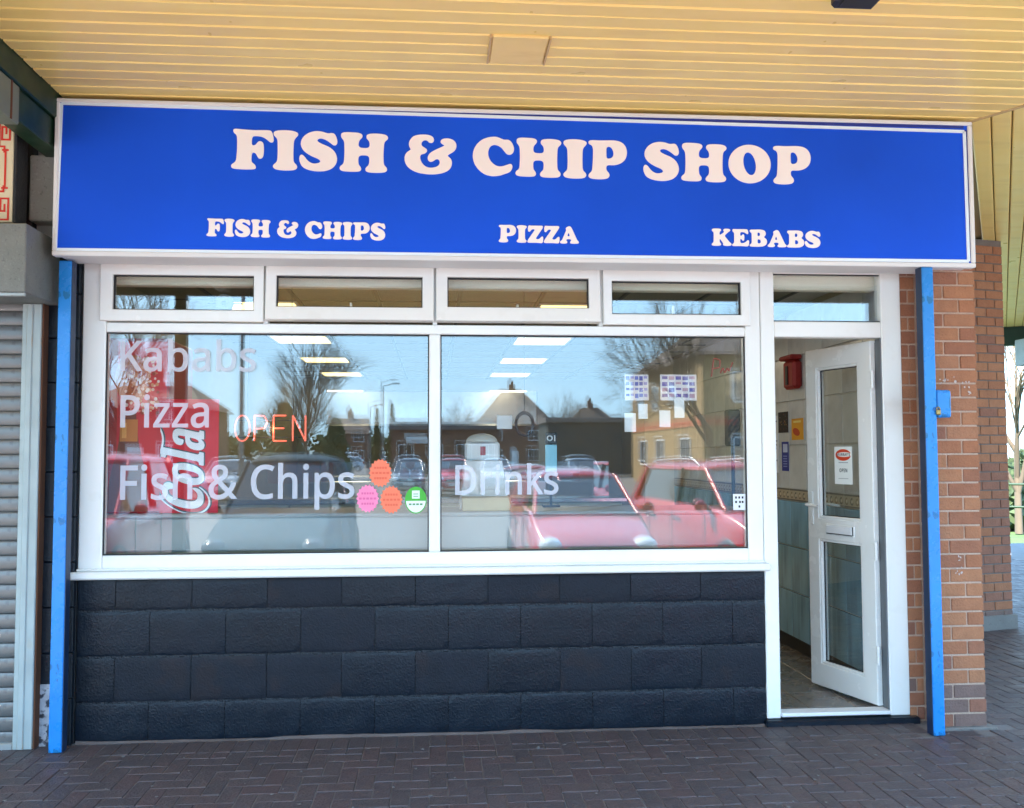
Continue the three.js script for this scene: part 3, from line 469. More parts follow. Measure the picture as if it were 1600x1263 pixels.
solo('cream_bar', [cbox(1.60, 2.24, 2.335, 2.44, -0.17, -0.085, 0.01)], M.crossbar, 'short cream crossbar inside above the shop door', 'crossbar');
// door frame with fixed light over the door
{
  const t = thing('door_frame', 'white frame round the open shop door with a fixed light above', 'door frame', [1.9, 0.03, 0]);
  const X = (v) => v - 1.9, y = (v) => v - 0.03;
  part('jamb', [cbox(X(1.5365), X(1.612), 0, y(2.47), -0.075, 0.003, 0.005), cbox(X(1.595), X(1.6121), 0, y(2.06), -0.076, -0.05, 0.003)], M.upvc, t);
  part('jamb', cbox(X(2.212), X(2.323), 0, y(2.47), -0.075, 0.003, 0.005), M.upvc, t);
  part('cross_rail', cbox(X(1.6125), X(2.2115), y(2.060), y(2.146), -0.075, 0.001, 0.005), M.upvc, t);
  part('door_seal', cbox(X(2.2045), X(2.2118), y(0.06), y(2.058), -0.066, -0.004, 0.001), M.sealGrey, t);
  part('head', cbox(X(1.6125), X(2.2115), y(2.407), y(2.47), -0.075, 0.001, 0.005), M.upvc, t);
  for (const z of [-0.022, -0.044]) part('pane', new THREE.PlaneGeometry(0.6, 0.262).translate(X(1.912), y(2.2765), z), M.glass, t);
  part('gasket', [cbox(X(1.6125), X(2.2115), y(2.1465), y(2.152), -0.02, -0.01, 0.001), cbox(X(1.6125), X(2.2115), y(2.401), y(2.4065), -0.02, -0.01, 0.001)], M.gasket, t);
  part('threshold', cbox(X(1.6125), X(2.2115), y(0.038), y(0.058), -0.08, 0.012, 0.004), M.alu, t);
  solo('door_step', [cbox(1.52, 2.36, -0.06, 0.028, -0.10, 0.045, 0.008)], M.blackPaint, 'low black painted step below the open shop door', 'step');
}
// door leaf, hinged on the right, standing open inwards
{
  const t = thing('shop_door', 'white glazed shop door standing open inwards', 'door', [2.203, 0.066, -0.068]);
  const W = 0.565, H = 1.985; t.rotation.y = -Math.atan2(0.54, 0.150) ;
  // local x: from the hinge (0) towards the free edge (-W); +z faces the street
  part('leaf_frame', extr(ringShape(-W, 0, 0, H, [[-W + 0.098, -0.105, 0.135, 0.86], [-W + 0.098, -0.105, 0.985, H - 0.115]]), -0.03, 0.03, 0.005), M.upvcDoor, t);
  for (const [a, b] of [[0.135, 0.86], [0.985, H - 0.115]]) {
    part('bead', extr(ringShape(-W + 0.096, -0.103, a - 0.002, b + 0.002, [[-W + 0.112, -0.119, a + 0.014, b - 0.014]]), 0.004, 0.026, 0.006), M.upvcDoor, t);
    part('gasket', extr(ringShape(-W + 0.104, -0.111, a + 0.006, b - 0.006, [[-W + 0.116, -0.123, a + 0.018, b - 0.018]]), 0.0, 0.008, 0), M.gasket, t);
    for (const z of [-0.010, 0.006]) part('pane', new THREE.PlaneGeometry(W - 0.21, b - a).translate((-W - 0.007) / 2, (a + b) / 2, z), M.glassIn, t);
  }
  const lb = part('letterbox', cbox(-0.40, -0.155, 0.893, 0.955, 0.030, 0.038, 0.003), M.upvcDoor, t);
  part('flap', cbox(-0.385, -0.17, 0.903, 0.946, 0.0385, 0.045, 0.003), M.alu, lb);
  part('flap_shadow_gap', [cbox(-0.388, -0.167, 0.8975, 0.9025, 0.038, 0.0395, 0.0005), cbox(-0.166, -0.157, 0.9, 0.95, 0.038, 0.0395, 0.0005)], M.gasket, lb);
  const hd = part('handle', [cbox(-W + 0.028, -W + 0.056, 0.94, 1.14, 0.03, 0.036, 0.004)], M.upvcDoor, t);
  part('lever', tube([[-W + 0.042, 1.06, 0.036], [-W + 0.042, 1.06, 0.075], [-W + 0.06, 1.06, 0.082], [-W + 0.15, 1.055, 0.078]], 0.009, 16, 8), M.upvcDoor, hd);
  part('lever', tube([[-W + 0.042, 1.06, -0.03], [-W + 0.042, 1.06, -0.075], [-W + 0.02, 1.06, -0.082], [-W + 0.15, 1.055, -0.078]], 0.009, 16, 8), M.upvcDoor, hd);
  part('lock_strip', cbox(-W - 0.003, -W + 0.002, 0.25, 1.75, -0.008, 0.008, 0.001), M.alu, t);
  part('seal', cbox(0.001, 0.006, 0.01, H - 0.01, -0.024, 0.0, 0.001), M.gasket, t);
  for (const h of [0.22, 0.78, 1.72]) part('hinge', [rod([0.012, h, 0.03], [0.012, h + 0.1, 0.03], 0.010), cbox(-0.03, 0.008, h + 0.01, h + 0.09, 0.0305, 0.034, 0.001)], M.upvcDoor, t);
  // opening card on the glass
  const sign = thing('opening_card', 'white card with orange oval taped on the open door glass', 'sign');
  t.updateMatrixWorld(true); const P = t.localToWorld(new V3(-0.262, 1.295, 0.0105)); sign.position.copy(P); sign.rotation.y = t.rotation.y;
  const map = print(256, 400, (x, w, h) => {
    x.fillStyle = '#eef0ea'; x.fillRect(0, 0, w, h); x.fillStyle = '#d8401a'; x.beginPath(); x.ellipse(w / 2, 88, 112, 62, 0, 0, 7); x.fill();
    x.fillStyle = '#f3ede4'; x.beginPath(); x.ellipse(w / 2 + 14, 84, 106, 26, 0, 0, 7); x.fill(); x.fillStyle = '#1c1a2c'; x.font = 'bold 40px sans-serif'; x.textAlign = 'center'; x.fillText("MURRAY'S", w / 2 + 2, 98, 200);
    x.fillStyle = '#6e6f78'; for (let i = 0; i < 8; i++) x.fillRect(62 + i * 17, 166, 12, 8);
    x.fillStyle = '#26343a'; x.font = 'bold 54px sans-serif'; x.fillText('OPEN', w / 2, 272, 120); x.fillStyle = '#8a8d8a'; for (let i = 0; i < 11; i++) x.fillRect(56 + i * 13, 336, 9, 7);
  });
  card('card', 0.150, 0.215, 0.002, map, M.whitePlastic, sign, [0, 0, 0]);
}

// ---------------------------------------------------------------- neighbouring shop at the left edge
{
  const t = thing('roller_shutter', 'grey roller shutter with pale side rail and housing box at the left edge', 'shutter', [-2.2, 0, 0]);
  const X = (v) => v + 2.2;
  const prof = new THREE.Shape(); prof.moveTo(0, 0); prof.lineTo(0.004, 0.002); prof.quadraticCurveTo(0.009, 0.012, 0.009, 0.034); prof.quadraticCurveTo(0.009, 0.056, 0.004, 0.068); prof.lineTo(0, 0.07); prof.lineTo(-0.004, 0.07); prof.lineTo(-0.004, 0);
  const slat = muv(new THREE.ExtrudeGeometry(prof, { depth: 2.4, bevelEnabled: false, curveSegments: 4 }).rotateY(-Math.PI / 2)); // runs along -x, bulge towards the street
  for (let i = 0; i < 31; i++) { const m = part('slat', slat, M.shutter, t); m.rotation.set(0, 0, 0); m.position.set(X(-2.265), i * 0.0715 + 0.01, 0.055); }
  part('bottom_bar', cbox(X(-4.66), X(-2.27), -0.005, 0.03, 0.035, 0.085, 0.004), M.galv, t);
  part('side_rail', [cbox(X(-2.268), X(-2.175), 0, 2.19, 0.02, 0.092, 0.004), cbox(X(-2.245), X(-2.215), 0.001, 2.189, 0.09, 0.099, 0.004)], M.rail, t);
  part('rail_edge', cbox(X(-2.1745), X(-2.166), 0, 2.19, 0.02, 0.086, 0.002), M.rust, t);
  part('housing', cbox(X(-4.7), X(-2.116), 2.19, 2.515, 0.03, 0.434, 0.005), M.shutterBox, t);
  part('housing_edge', cbox(X(-4.7), X(-2.118), 2.172, 2.1895, 0.412, 0.430, 0.003), M.galv, t);
}
struct('neighbour_wall', [box(-9, -2.305, -0.2, 8, -0.3, 0.0), box(-9, -4.7, 0, 3.2, 0.001, 0.03)], M.render);
solo('padstone', cbox(-2.245, -2.118, 2.606, 2.94, 0.0, 0.105, 0.006), M.concrete, 'pale concrete block end left of the blue sign', 'block');
solo('recess_board', cbox(-2.30, -2.246, 2.52, 3.19, 0.0, 0.06, 0.003), M.blackFlat, 'black board in the recess left of the blue sign', 'board');  // plain flat black board set into the recess
{
  const t = thing('neighbour_sign', 'cream sign panel with red fretwork border at the left edge', 'sign', [-2.24, 2.55, 0.27]);
  part('panel', cbox(-2.2, 0, 0, 0.515, -0.10, 0.03, 0.003), M.cream, t);
  part('side_trim', cbox(0.001, 0.014, 0, 0.515, -0.10, 0.028, 0.002), M.blackFlat, t);
  const bars = [], w = 0.0085, B = (x0, y0, x1, y1) => bars.push(box(Math.min(x0, x1) - w / 2, Math.max(x0, x1) + w / 2, Math.min(y0, y1) - w / 2, Math.max(y0, y1) + w / 2, 0.0302, 0.0322 + bars.length * 0.00002));
  const key = (oy, s) => { const q = (a, b, c, d) => B(-0.018 - a * 0.012, oy + s * b * 0.017, -0.018 - c * 0.012, oy + s * d * 0.017); q(0, 0, 0, 6); q(0, 0, 4, 0); q(0, 6, 3, 6); q(3, 6, 3, 2.4); q(3, 2.4, 1.4, 2.4); q(1.4, 2.4, 1.4, 4.2); q(4, 0, 4, 8); q(2, 8, 4, 8); q(2, 8, 2, 9.5); };
  key(0.012, 1); key(0.503, -1); B(-0.036, 0.165, -0.036, 0.35); B(-0.048, 0.165, -0.026, 0.165); B(-0.048, 0.35, -0.026, 0.35);
  B(-0.09, 0.012, -2.1, 0.012); B(-0.09, 0.503, -2.1, 0.503);
  part('fretwork', bars, M.redPaint, t);
}

// ---------------------------------------------------------------- lettering and stickers on the glass
{
  const words = (str, f, x0, x1, y0, capH, label) => {
    const t = thing('window_lettering', label, 'lettering', [x0, y0, -0.0195], 0);
    const g0 = new TextGeometry(str, { font: f, size: 1, depth: 0.01, curveSegments: 5 }); g0.computeBoundingBox(); const bb = g0.boundingBox, W = bb.max.x - bb.min.x; let cap = new TextGeometry(str[0], { font: f, size: 1, depth: 0.01, curveSegments: 3 }); cap.computeBoundingBox(); const ch = cap.boundingBox.max.y;
    const sx = (x1 - x0) / W, sy = capH / ch; let x = 0; const sc = f.data.resolution;
    for (const c of str) { const gl = f.data.glyphs[c]; if (c !== ' ') { const g = new TextGeometry(c, { font: f, size: 1, depth: 0.01, curveSegments: 5, bevelEnabled: true, bevelSize: 0.018, bevelThickness: 0.002, bevelSegments: 1 }); g.translate(x - bb.min.x, 0, 0); g.scale(sx, sy, 0.06); g.morphAttributes = {}; part('letter', g, M.vinyl, t); } x += gl.ha / sc * (1 / 1); }
  };
  words('Kababs', fontR, -1.823, -1.145, 1.866, 0.152, 'pale vinyl word Kababs at the top of the left pane');
  words('Pizza', fontR, -1.818, -1.380, 1.577, 0.160, 'pale vinyl word Pizza in the middle of the left pane');
  words('Fish & Chips', fontR, -1.812, -0.636, 1.209, 0.168, 'pale vinyl words Fish and Chips low on the left pane');
  words('Drinks', fontR, -0.108, 0.431, 1.222, 0.150, 'pale vinyl word Drinks low on the right pane');

  const scallop = (r, n, dep) => { const s = new THREE.Shape(); for (let i = 0; i <= n * 2; i++) { const a = i / (n * 2) * Math.PI * 2, R = i % 2 ? r * 0.87 : r, p = [Math.cos(a) * R * SQ, Math.sin(a) * R]; i ? s.lineTo(...p) : s.moveTo(...p); } return extr(s, 0, dep, 0); };
  const star = (x, y, r, col, ink, label, z) => {
    const t = thing('scalloped_sticker', label, 'sticker', [x, y, z]);
    part('disc', scallop(r, 18, 0.0012), std(col, 0.6), t);
    const L = []; for (let i = -1; i <= 1; i++) for (let k = 0; k < 5; k++) { const w = r * (i ? 0.16 : 0.22); L.push(box((k - 2) * w * 1.15 - w * 0.42, (k - 2) * w * 1.15 + w * 0.42, i * r * 0.36 - r * 0.07, i * r * 0.36 + r * 0.07, 0.00125, 0.0016)); }
    part('print', L, std(ink, 0.7), t);
  };
  star(-0.500, 1.336, 0.075, lin(0.90, 0.20, 0.10), lin(0.80, 0.12, 0.06), 'orange scalloped sticker topmost of the cluster on the window', -0.0195);
  star(-0.565, 1.204, 0.074, lin(0.92, 0.24, 0.42), lin(0.75, 0.13, 0.30), 'pink scalloped sticker leftmost in the cluster on the window', -0.0178);
  star(-0.443, 1.197, 0.074, lin(0.90, 0.20, 0.10), lin(0.80, 0.12, 0.06), 'orange scalloped sticker between the pink and green stickers', -0.0192);
  {
    const t = thing('round_sticker', 'green and white round sticker right of the orange ones', 'sticker', [-0.316, 1.194, -0.0186]);
    const disc = (r, d, z) => new THREE.CylinderGeometry(r, r, d, 40).rotateX(Math.PI / 2).scale(SQ, 1, 1).translate(0, 0, z);
    part('disc', disc(0.070, 0.0016, 0.0008), std(lin(0.06, 0.42, 0.03), 0.5), t);
    const s = new THREE.Shape(); s.absarc(0, 0, 0.064, Math.PI * 1.02, Math.PI * 1.98, false); part('lower_half', extr(s, 0.0017, 0.0022, 0, 20).scale(SQ, 1, 1), std(lin(0.8, 0.82, 0.8), 0.5), t);
    part('emblem', [box(-0.020, 0.020, 0.008, 0.050, 0.0017, 0.0023)], std(lin(0.75, 0.85, 0.72), 0.5), t);
    part('print', [...[0, 1, 2, 3].map((k) => box(-0.036 + k * 0.019, -0.022 + k * 0.019, -0.026, -0.017, 0.0023, 0.0026)), box(-0.013, 0.013, 0.018, 0.022, 0.0024, 0.0027), box(-0.013, 0.013, 0.030, 0.034, 0.0024, 0.0027)], std(lin(0.10, 0.30, 0.10), 0.6), t);
  }
  {
    const t = thing('price_sticker', 'small white sticker with black dots low at the right of the window', 'sticker', [1.41, 1.172, -0.0195]);
    part('paper', box(-0.034, 0.034, -0.043, 0.043, 0, 0.001), M.whitePlastic, t);
    part('print', [[-1, 1], [0, 1], [1, 1], [-1, 0], [0.2, 0], [1, 0], [0, -1]].map(([a, b]) => box(a * 0.018 - 0.005, a * 0.018 + 0.005, b * 0.024 - 0.006, b * 0.024 + 0.006, 0.00105, 0.0015)), M.blackPlastic, t);
  }
  {
    const t = thing('window_vent', 'round grey plastic vent in the left top light', 'vent', [-1.315, 2.225, -0.06]);
    part('disc', new THREE.CylinderGeometry(0.048, 0.048, 0.02, 32).rotateX(Math.PI / 2).scale(0.95, 1, 1), std(lin(0.16, 0.15, 0.14), 0.6), t);
    part('hub', new THREE.CylinderGeometry(0.012, 0.012, 0.03, 16).rotateX(Math.PI / 2), M.blackPlastic, t);
    part('bracket', [box(-0.09, 0.09, -0.004, 0.004, -0.02, -0.012)], M.blackPlastic, t);
  }
}

// ================================================================ INSIDE THE SHOP
const FY = 0.05;
{ // suspended ceiling: tiles laid into dark bars, lamps take some places
  const t = thing('suspended_ceiling', 'suspended tile ceiling inside the shop seen through the top lights', 'ceiling', [0, 2.45, 0]);
  const xs = []; for (let k = -2; k <= 5; k++) xs.push(-1.12 + k * 0.53 + 0.53 * 0); xs.unshift(); const lamps = new Set(['1,2', '1,5', '1,8', '1,11', '5,2', '5,5', '5,8', '5,11']);
  const tile = cbox(-0.25, 0.25, 0, 0.012, -0.285, 0.285, 0.003);
  const X0 = -1.65, P = 0.53, PZ = 0.60, Z0 = -0.14;
  for (let i = 0; i < 8; i++) for (let j = 0; j < 13; j++) { if (lamps.has(i + ',' + j)) continue; const x = X0 + (i - 0.5) * P + 0; if (x - 0.25 > 2.3) continue; const m = part('ceiling_tile', tile, M.ceilTile, t); m.position.set(x, rr(0, 0.002), Z0 - (j + 0.5) * PZ); }
  part('bar', [...[...Array(9)].map((_, i) => box(X0 + (i - 1) * P - 0.012, X0 + (i - 1) * P + 0.012, -0.004, 0.006, -7.9, -0.13)), ...[...Array(14)].map((_, j) => box(-2.04, 2.32, -0.0035, 0.0055, Z0 - j * PZ - 0.012, Z0 - j * PZ + 0.012))], M.tbar, t);
  const say = { 1: 'left', 5: 'right' }, nth = { 2: 'nearest the window', 5: 'second from the window', 8: 'third from the window', 11: 'farthest from the window' };
  for (const key of lamps) {
    const [i, j] = key.split(',').map(Number), x = X0 + (i - 0.5) * P, z = Z0 - (j + 0.5) * PZ;
    const l = thing('ceiling_lamp', `lit ceiling panel lamp in the ${say[i]} row, ${nth[j]}`, 'lamp', [x, 2.45, z], 0, 'ceiling panel lamps inside the shop');
    part('frame', extr(ringShape(-0.25, 0.25, -0.285, 0.285, [[-0.232, 0.232, -0.267, 0.267]]), -0.012, 0.012, 0.002).rotateX(Math.PI / 2), M.lampFrame, l);
    part('diffuser', box(-0.231, 0.231, -0.004, 0.004, -0.266, 0.266), M.ceilLamp, l);
    const a = new THREE.RectAreaLight(new THREE.Color(1.0, 0.89, 0.70), i === 1 ? 0.6 : 1.3, 0.44, 0.5); a.position.set(x, 2.45 - 0.02, z); a.lookAt(x, 0, z); scene.add(a);
  }
}
{ // right hand wall: tiles in rows, border strip, marbled lower tiles
  const t = thing('tiled_wall', 'tiled side wall inside the door with grey marbled lower tiles and patterned border', 'wall', [2.33, FY, 0]);
  part('grout', box(-0.006, -0.001, 0.0, 2.38, -6.4, -0.14), M.grout, t);
  const bord = print(256, 64, (x, w, h) => { x.fillStyle = '#b9a98c'; x.fillRect(0, 0, w, h); x.fillStyle = '#6d6258'; x.fillRect(0, 0, w, 7); x.fillRect(0, h - 7, w, 7); x.lineWidth = 8; for (let k = 0; k < 4; k++) { x.strokeStyle = k % 2 ? '#56524e' : '#8a7355'; x.beginPath(); x.arc(32 + k * 64, 34, 15, 0.4, 5.2); x.stroke(); x.fillStyle = '#e0d4bb'; x.fillRect(26 + k * 64, 28, 12, 12); } });
  const mb = std(0xffffff, 0.3, { map: bord });
  const tileGeo = (w, h) => { const g = cbox(-0.014, 0, 0.002, h - 0.002, -w + 0.002, -0.002, 0.002); return g; };
  for (let k = 0; k < 16; k++) {
    const z = -0.14 - k * 0.30;
    for (let r = 0; r < 3; r++) { const m = part('marble_tile', tileGeo(0.30, 0.305), M.marble[Math.floor(rnd() * 3)], t); m.position.set(-0.006, 0.085 + r * 0.32, z); m.scale.y = 1.04; }
    const b = new THREE.Mesh(new THREE.BoxGeometry(0.016, 0.078, 0.296), [M.whiteTile[0], mb, M.whiteTile[0], M.whiteTile[0], M.whiteTile[0], M.whiteTile[0]]); b.name = 'border_tile'; b.castShadow = b.receiveShadow = true; b.position.set(-0.014, 1.088, z - 0.15); t.add(b);
    for (let r = 0; r < 4; r++) { const m = part('wall_tile', tileGeo(0.30, 0.308), M.whiteTile[(k + r) % 2], t); m.position.set(-0.006, 1.13 + r * 0.312, z); }
  }
  part('skirting', box(-0.02, -0.0065, 0.0, 0.083, -6.4, -0.14), M.blackPlastic, t);
}
{
  const t = struct('shop_floor', box(-2.04, 2.32, 0.03, FY - 0.008, -7.85, -0.12), M.grout);
  const g = cbox(0.0025, 0.2575, FY - 0.02, FY, -0.3175, -0.0025, 0.002);
  for (let i = 0; i < 17; i++) for (let j = 0; j < 14; j++) { const m = part('floor_tile', g, M.floorTile[rnd() < 0.4 ? 1 : 0], t); m.position.set(-2.03 + i * 0.26 - 0.055, 0, -0.125 - j * 0.32); }
}
{ // deep inner ledge of the window
  solo('window_ledge', [cbox(-1.98, 1.50, 0.93, 1.105, -0.62, -0.115, 0.008), cbox(-1.99, 1.51, 1.105, 1.125, -0.64, -0.105, 0.006)], M.ledge, 'broad white ledge behind the shop window glass', 'ledge');
  struct('ledge_wall', [box(-2.045, 1.53, FY, 0.93, -0.28, -0.14)], M.inWall);
}
{ // red drinks cooler with printed side and board with white script beside it
  const t = thing('drinks_cooler', 'tall red drinks cooler with printed bottle behind the left pane', 'cooler', [-1.79, 1.126, -0.20]);
  const map = print(256, 640, (x, w, h) => {
    x.fillStyle = '#d8101c'; x.fillRect(0, 0, w, h); x.fillStyle = '#b02010'; x.fillRect(0, 0, w * 0.25, h);
    x.fillStyle = '#c25a14'; x.beginPath(); x.ellipse(w * 0.48, h * 0.22, 70, 90, 0, 0, 7); x.fill();
    for (let i = 0; i < 160; i++) { x.fillStyle = ['#e9b7a0', '#d98a5c', '#f3d9cf', '#a8300f'][i % 4]; x.beginPath(); x.arc(w * 0.62 + (hash(i, 1, 1) - 0.5) * 130, h * 0.26 + (hash(i, 2, 1) - 0.5) * 210, 2 + 6 * hash(i, 3, 1), 0, 7); x.fill(); }
    x.fillStyle = '#7a3412'; x.beginPath(); x.moveTo(w * 0.34, h * 0.42); x.lineTo(w * 0.54, h * 0.42); x.quadraticCurveTo(w * 0.56, h * 0.62, w * 0.72, h * 0.78); x.lineTo(w * 0.74, h); x.lineTo(w * 0.12, h); x.quadraticCurveTo(w * 0.12, h * 0.8, w * 0.26, h * 0.66); x.fill();
    x.fillStyle = '#d07a22'; x.fillRect(w * 0.30, h * 0.46, w * 0.27, h * 0.13); x.fillStyle = '#f0a648'; x.fillRect(w * 0.33, h * 0.48, w * 0.07, h * 0.09);
  });
  part('body', cbox(-0.20, 0.16, 0, 0.93, -0.5, 0, 0.012), std(lin(0.45, 0.012, 0.016), 0.35), t);
  card('print_panel', 0.34, 0.90, 0.004, map, M.redPaint, t, [-0.02, 0.46, 0.0025]);
  part('side_edge', cbox(-0.222, -0.202, 0, 0.92, -0.5, 0.004, 0.004), M.blackPlastic, t);
}
{
  const t = thing('script_board', 'red board with upright white script word beside the cooler', 'board', [-1.49, 1.128, -0.17]);
  const map = print(256, 768, (x, w, h) => {
    x.fillStyle = '#d4142a'; x.fillRect(0, 0, w, h);
    x.save(); x.translate(w * 0.80, h * 0.985); x.rotate(-Math.PI / 2); x.scale(1.0, 0.95); x.lineCap = x.lineJoin = 'round';
    x.transform(1, 0, -0.32, 1, 0, 0); x.font = 'bold 250px serif'; x.textAlign = 'left';
    const P = () => { x.strokeText('Cola', -20, -18, 640); x.beginPath(); x.moveTo(150, -30); x.bezierCurveTo(90, 60, -60, 10, -40, -120); x.bezierCurveTo(0, -260, 160, -260, 330, -215); x.bezierCurveTo(430, -190, 480, -210, 520, -235); x.stroke(); };
    x.translate(5, 4); x.strokeStyle = '#2a4a52'; x.lineWidth = 16; P(); x.translate(-5, -4); x.strokeStyle = '#eef2f6'; x.lineWidth = 9; P(); x.fillStyle = '#eef2f6'; x.fillText('Cola', -20, -18, 640); x.restore();
  });
  card('print_panel', 0.300, 0.60, 0.012, map, M.redPaint, t, [-0.02, 0.30, 0]);
  part('strut', rod([0, 0, -0.12], [0, 0.4, -0.008], 0.008), M.blackPlastic, t);
}
{ // tube lettering OPEN, hung in the window
  const t = thing('open_sign', 'glowing orange tube letters OPEN hanging in the left pane', 'neon sign', [-1.266, 1.505, -0.12]);
  const glow = std(lin(0.6, 0.14, 0.08), 0.4, { emissive: lin(1.0, 0.13, 0.07), emissiveIntensity: 0.17 });
  const H = 0.135, w = 0.075, r = 0.0045, q = (pts) => tube(pts.map(([a, b]) => [a, b, 0]), r, 24, 6);
  const ov = (cx) => new THREE.TubeGeometry(new THREE.CatmullRomCurve3([...Array(16)].map((_, i) => { const a = i / 16 * 6.2832; return new V3(cx + 0.038 * Math.cos(a), H / 2 + H / 2 * Math.sin(a), 0); }), true), 40, r, 6, true);
  part('letter_tube', ov(0.038), glow, t);
  part('letter_tube', [rod([0.10, 0, 0], [0.10, H, 0], r), q([[0.10, H], [0.150, H - 0.002], [0.166, H * 0.75], [0.150, H * 0.5], [0.10, H * 0.48]])], glow, t);
  part('letter_tube', [rod([0.20, 0, 0], [0.20, H, 0], r), rod([0.20, H, 0], [0.265, H, 0], r), rod([0.20, H / 2, 0], [0.255, H / 2, 0], r), rod([0.20, 0, 0], [0.268, 0, 0], r)], glow, t);
  part('letter_tube', [rod([0.30, 0, 0], [0.30, H, 0], r), rod([0.30, H, 0], [0.366, 0, 0], r), rod([0.366, 0, 0], [0.366, H, 0], r)], glow, t);
  part('back_bar', [rod([0, 0.02, -0.012], [0.37, 0.02, -0.012], 0.002), rod([0, 0.11, -0.012], [0.37, 0.11, -0.012], 0.002)], M.blackPlastic, t);
  part('cord', [rod([0.06, 0.135, -0.01], [0.075, 0.93, -0.01], 0.0016), rod([0.30, 0.135, -0.01], [0.285, 0.93, -0.01], 0.0016)], M.blackPlastic, t);
  const pl = new THREE.PointLight(new THREE.Color(1, 0.3, 0.15), 0.012, 3); pl.position.set(-1.08, 1.57, -0.10); scene.add(pl);
}
{
  const t = thing('counter_scale', 'white counter till standing on the window ledge behind the right pane', 'till', [0.05, 1.126, -0.40]);
  const s = new THREE.Shape([[-0.16, 0], [0.16, 0], [0.16, 0.10], [0.05, 0.27], [-0.05, 0.27], [-0.16, 0.16]].map((p) => new THREE.Vector2(...p)));
  part('body', extr(new THREE.Shape([[-0.13, 0.0], [0.15, 0.0], [0.11, 0.27], [-0.10, 0.27]].map((p) => new THREE.Vector2(...p))), -0.18, 0.06, 0.008), M.whitePlastic, t);
  part('display', cbox(-0.095, 0.10, 0.272, 0.375, -0.10, -0.02, 0.01), M.whitePlastic, t); part('screen', box(-0.01, 0.02, 0.30, 0.35, -0.0195, -0.0185), std(lin(0.4, 0.03, 0.04), 0.3), t);
  part('top_dome', new THREE.SphereGeometry(0.09, 20, 10, 0, 6.29, 0, 1.57).scale(1, 0.55, 0.7).translate(0, 0.376, -0.06), std(lin(0.55, 0.56, 0.52), 0.5), t);
}
solo('carton', (() => { const l = [cbox(-0.07, 0.19, 1.127, 1.20, -0.30, -0.14, 0.004)]; return l; })(), M.cardboard, 'brown carton in front of the white till on the ledge', 'box');
{
  const t = thing('price_column', 'narrow pale blue price strip on black stand behind the right pane', 'price stand', [0.455, 1.126, -0.5]);
  part('strip', cbox(-0.034, 0.034, 0.20, 0.36, -0.01, 0, 0.003), std(lin(0.28, 0.62, 0.78), 0.5), t); part('header', cbox(-0.034, 0.034, 0.365, 0.43, -0.01, 0.001, 0.003), M.blackPlastic, t); part('stand', [rod([0, 0, -0.02], [0, 0.40, -0.02], 0.008), cbox(-0.05, 0.05, 0, 0.012, -0.06, 0.02, 0.003)], M.blackPlastic, t);
  part('numeral', [new THREE.TorusGeometry(0.014, 0.004, 6, 16).translate(-0.008, 0.398, 0.0015), box(0.018, 0.024, 0.38, 0.415, 0.0012, 0.003)], M.whitePlastic, t);
}
{
  const t = thing('hanging_ring', 'black ring sign hanging inside behind the right pane', 'ring sign', [0.30, 1.607, -0.5]);
  part('ring', new THREE.TorusGeometry(0.058, 0.010, 10, 36).scale(0.85, 1.1, 1), M.blackPlastic, t); part('plate', cbox(-0.16, -0.07, -0.03, 0.05, -0.02, -0.008, 0.004), M.whitePlastic, t);
  part('cord', rod([0, 0.07, 0], [0, 0.84, 0], 0.0016), M.blackPlastic, t);
}
{ // counter and range at the back
  const t = thing('serving_counter', 'long serving counter with steel top inside the shop', 'counter', [0, FY, -2.9]);
  for (let k = 0; k < 6; k++) part('front_panel', cbox(-1.95 + k * 0.55 + 0.004, -1.95 + (k + 1) * 0.55 - 0.004, 0.08, 0.98, -0.5, 0, 0.006), M.cream, t);
  part('plinth', box(-1.95, 1.35, 0, 0.079, -0.48, -0.03), M.blackPlastic, t); part('steel_top', cbox(-1.98, 1.38, 0.982, 1.02, -0.56, 0.05, 0.006), M.steel, t);
  for (let k = 0; k < 3; k++) { part('glass_guard', box(-1.7 + k * 1.0, -0.75 + k * 1.0, 1.022, 1.32, -0.10, -0.094), M.glassIn, t); }
  const r = thing('frying_range', 'steel frying range against the back wall of the shop', 'range', [0, FY, -7.1]);
  part('body', cbox(-1.7, 1.2, 0, 1.05, -0.7, 0, 0.01), M.steel, r); part('canopy_hood', cbox(-1.6, 1.1, 1.75, 2.2, -0.7, -0.05, 0.02), M.steel, r); for (let k = 0; k < 4; k++) part('pan_lid', cbox(-1.55 + k * 0.7, -0.95 + k * 0.7, 1.051, 1.12, -0.6, -0.1, 0.02), M.steel, r);
}
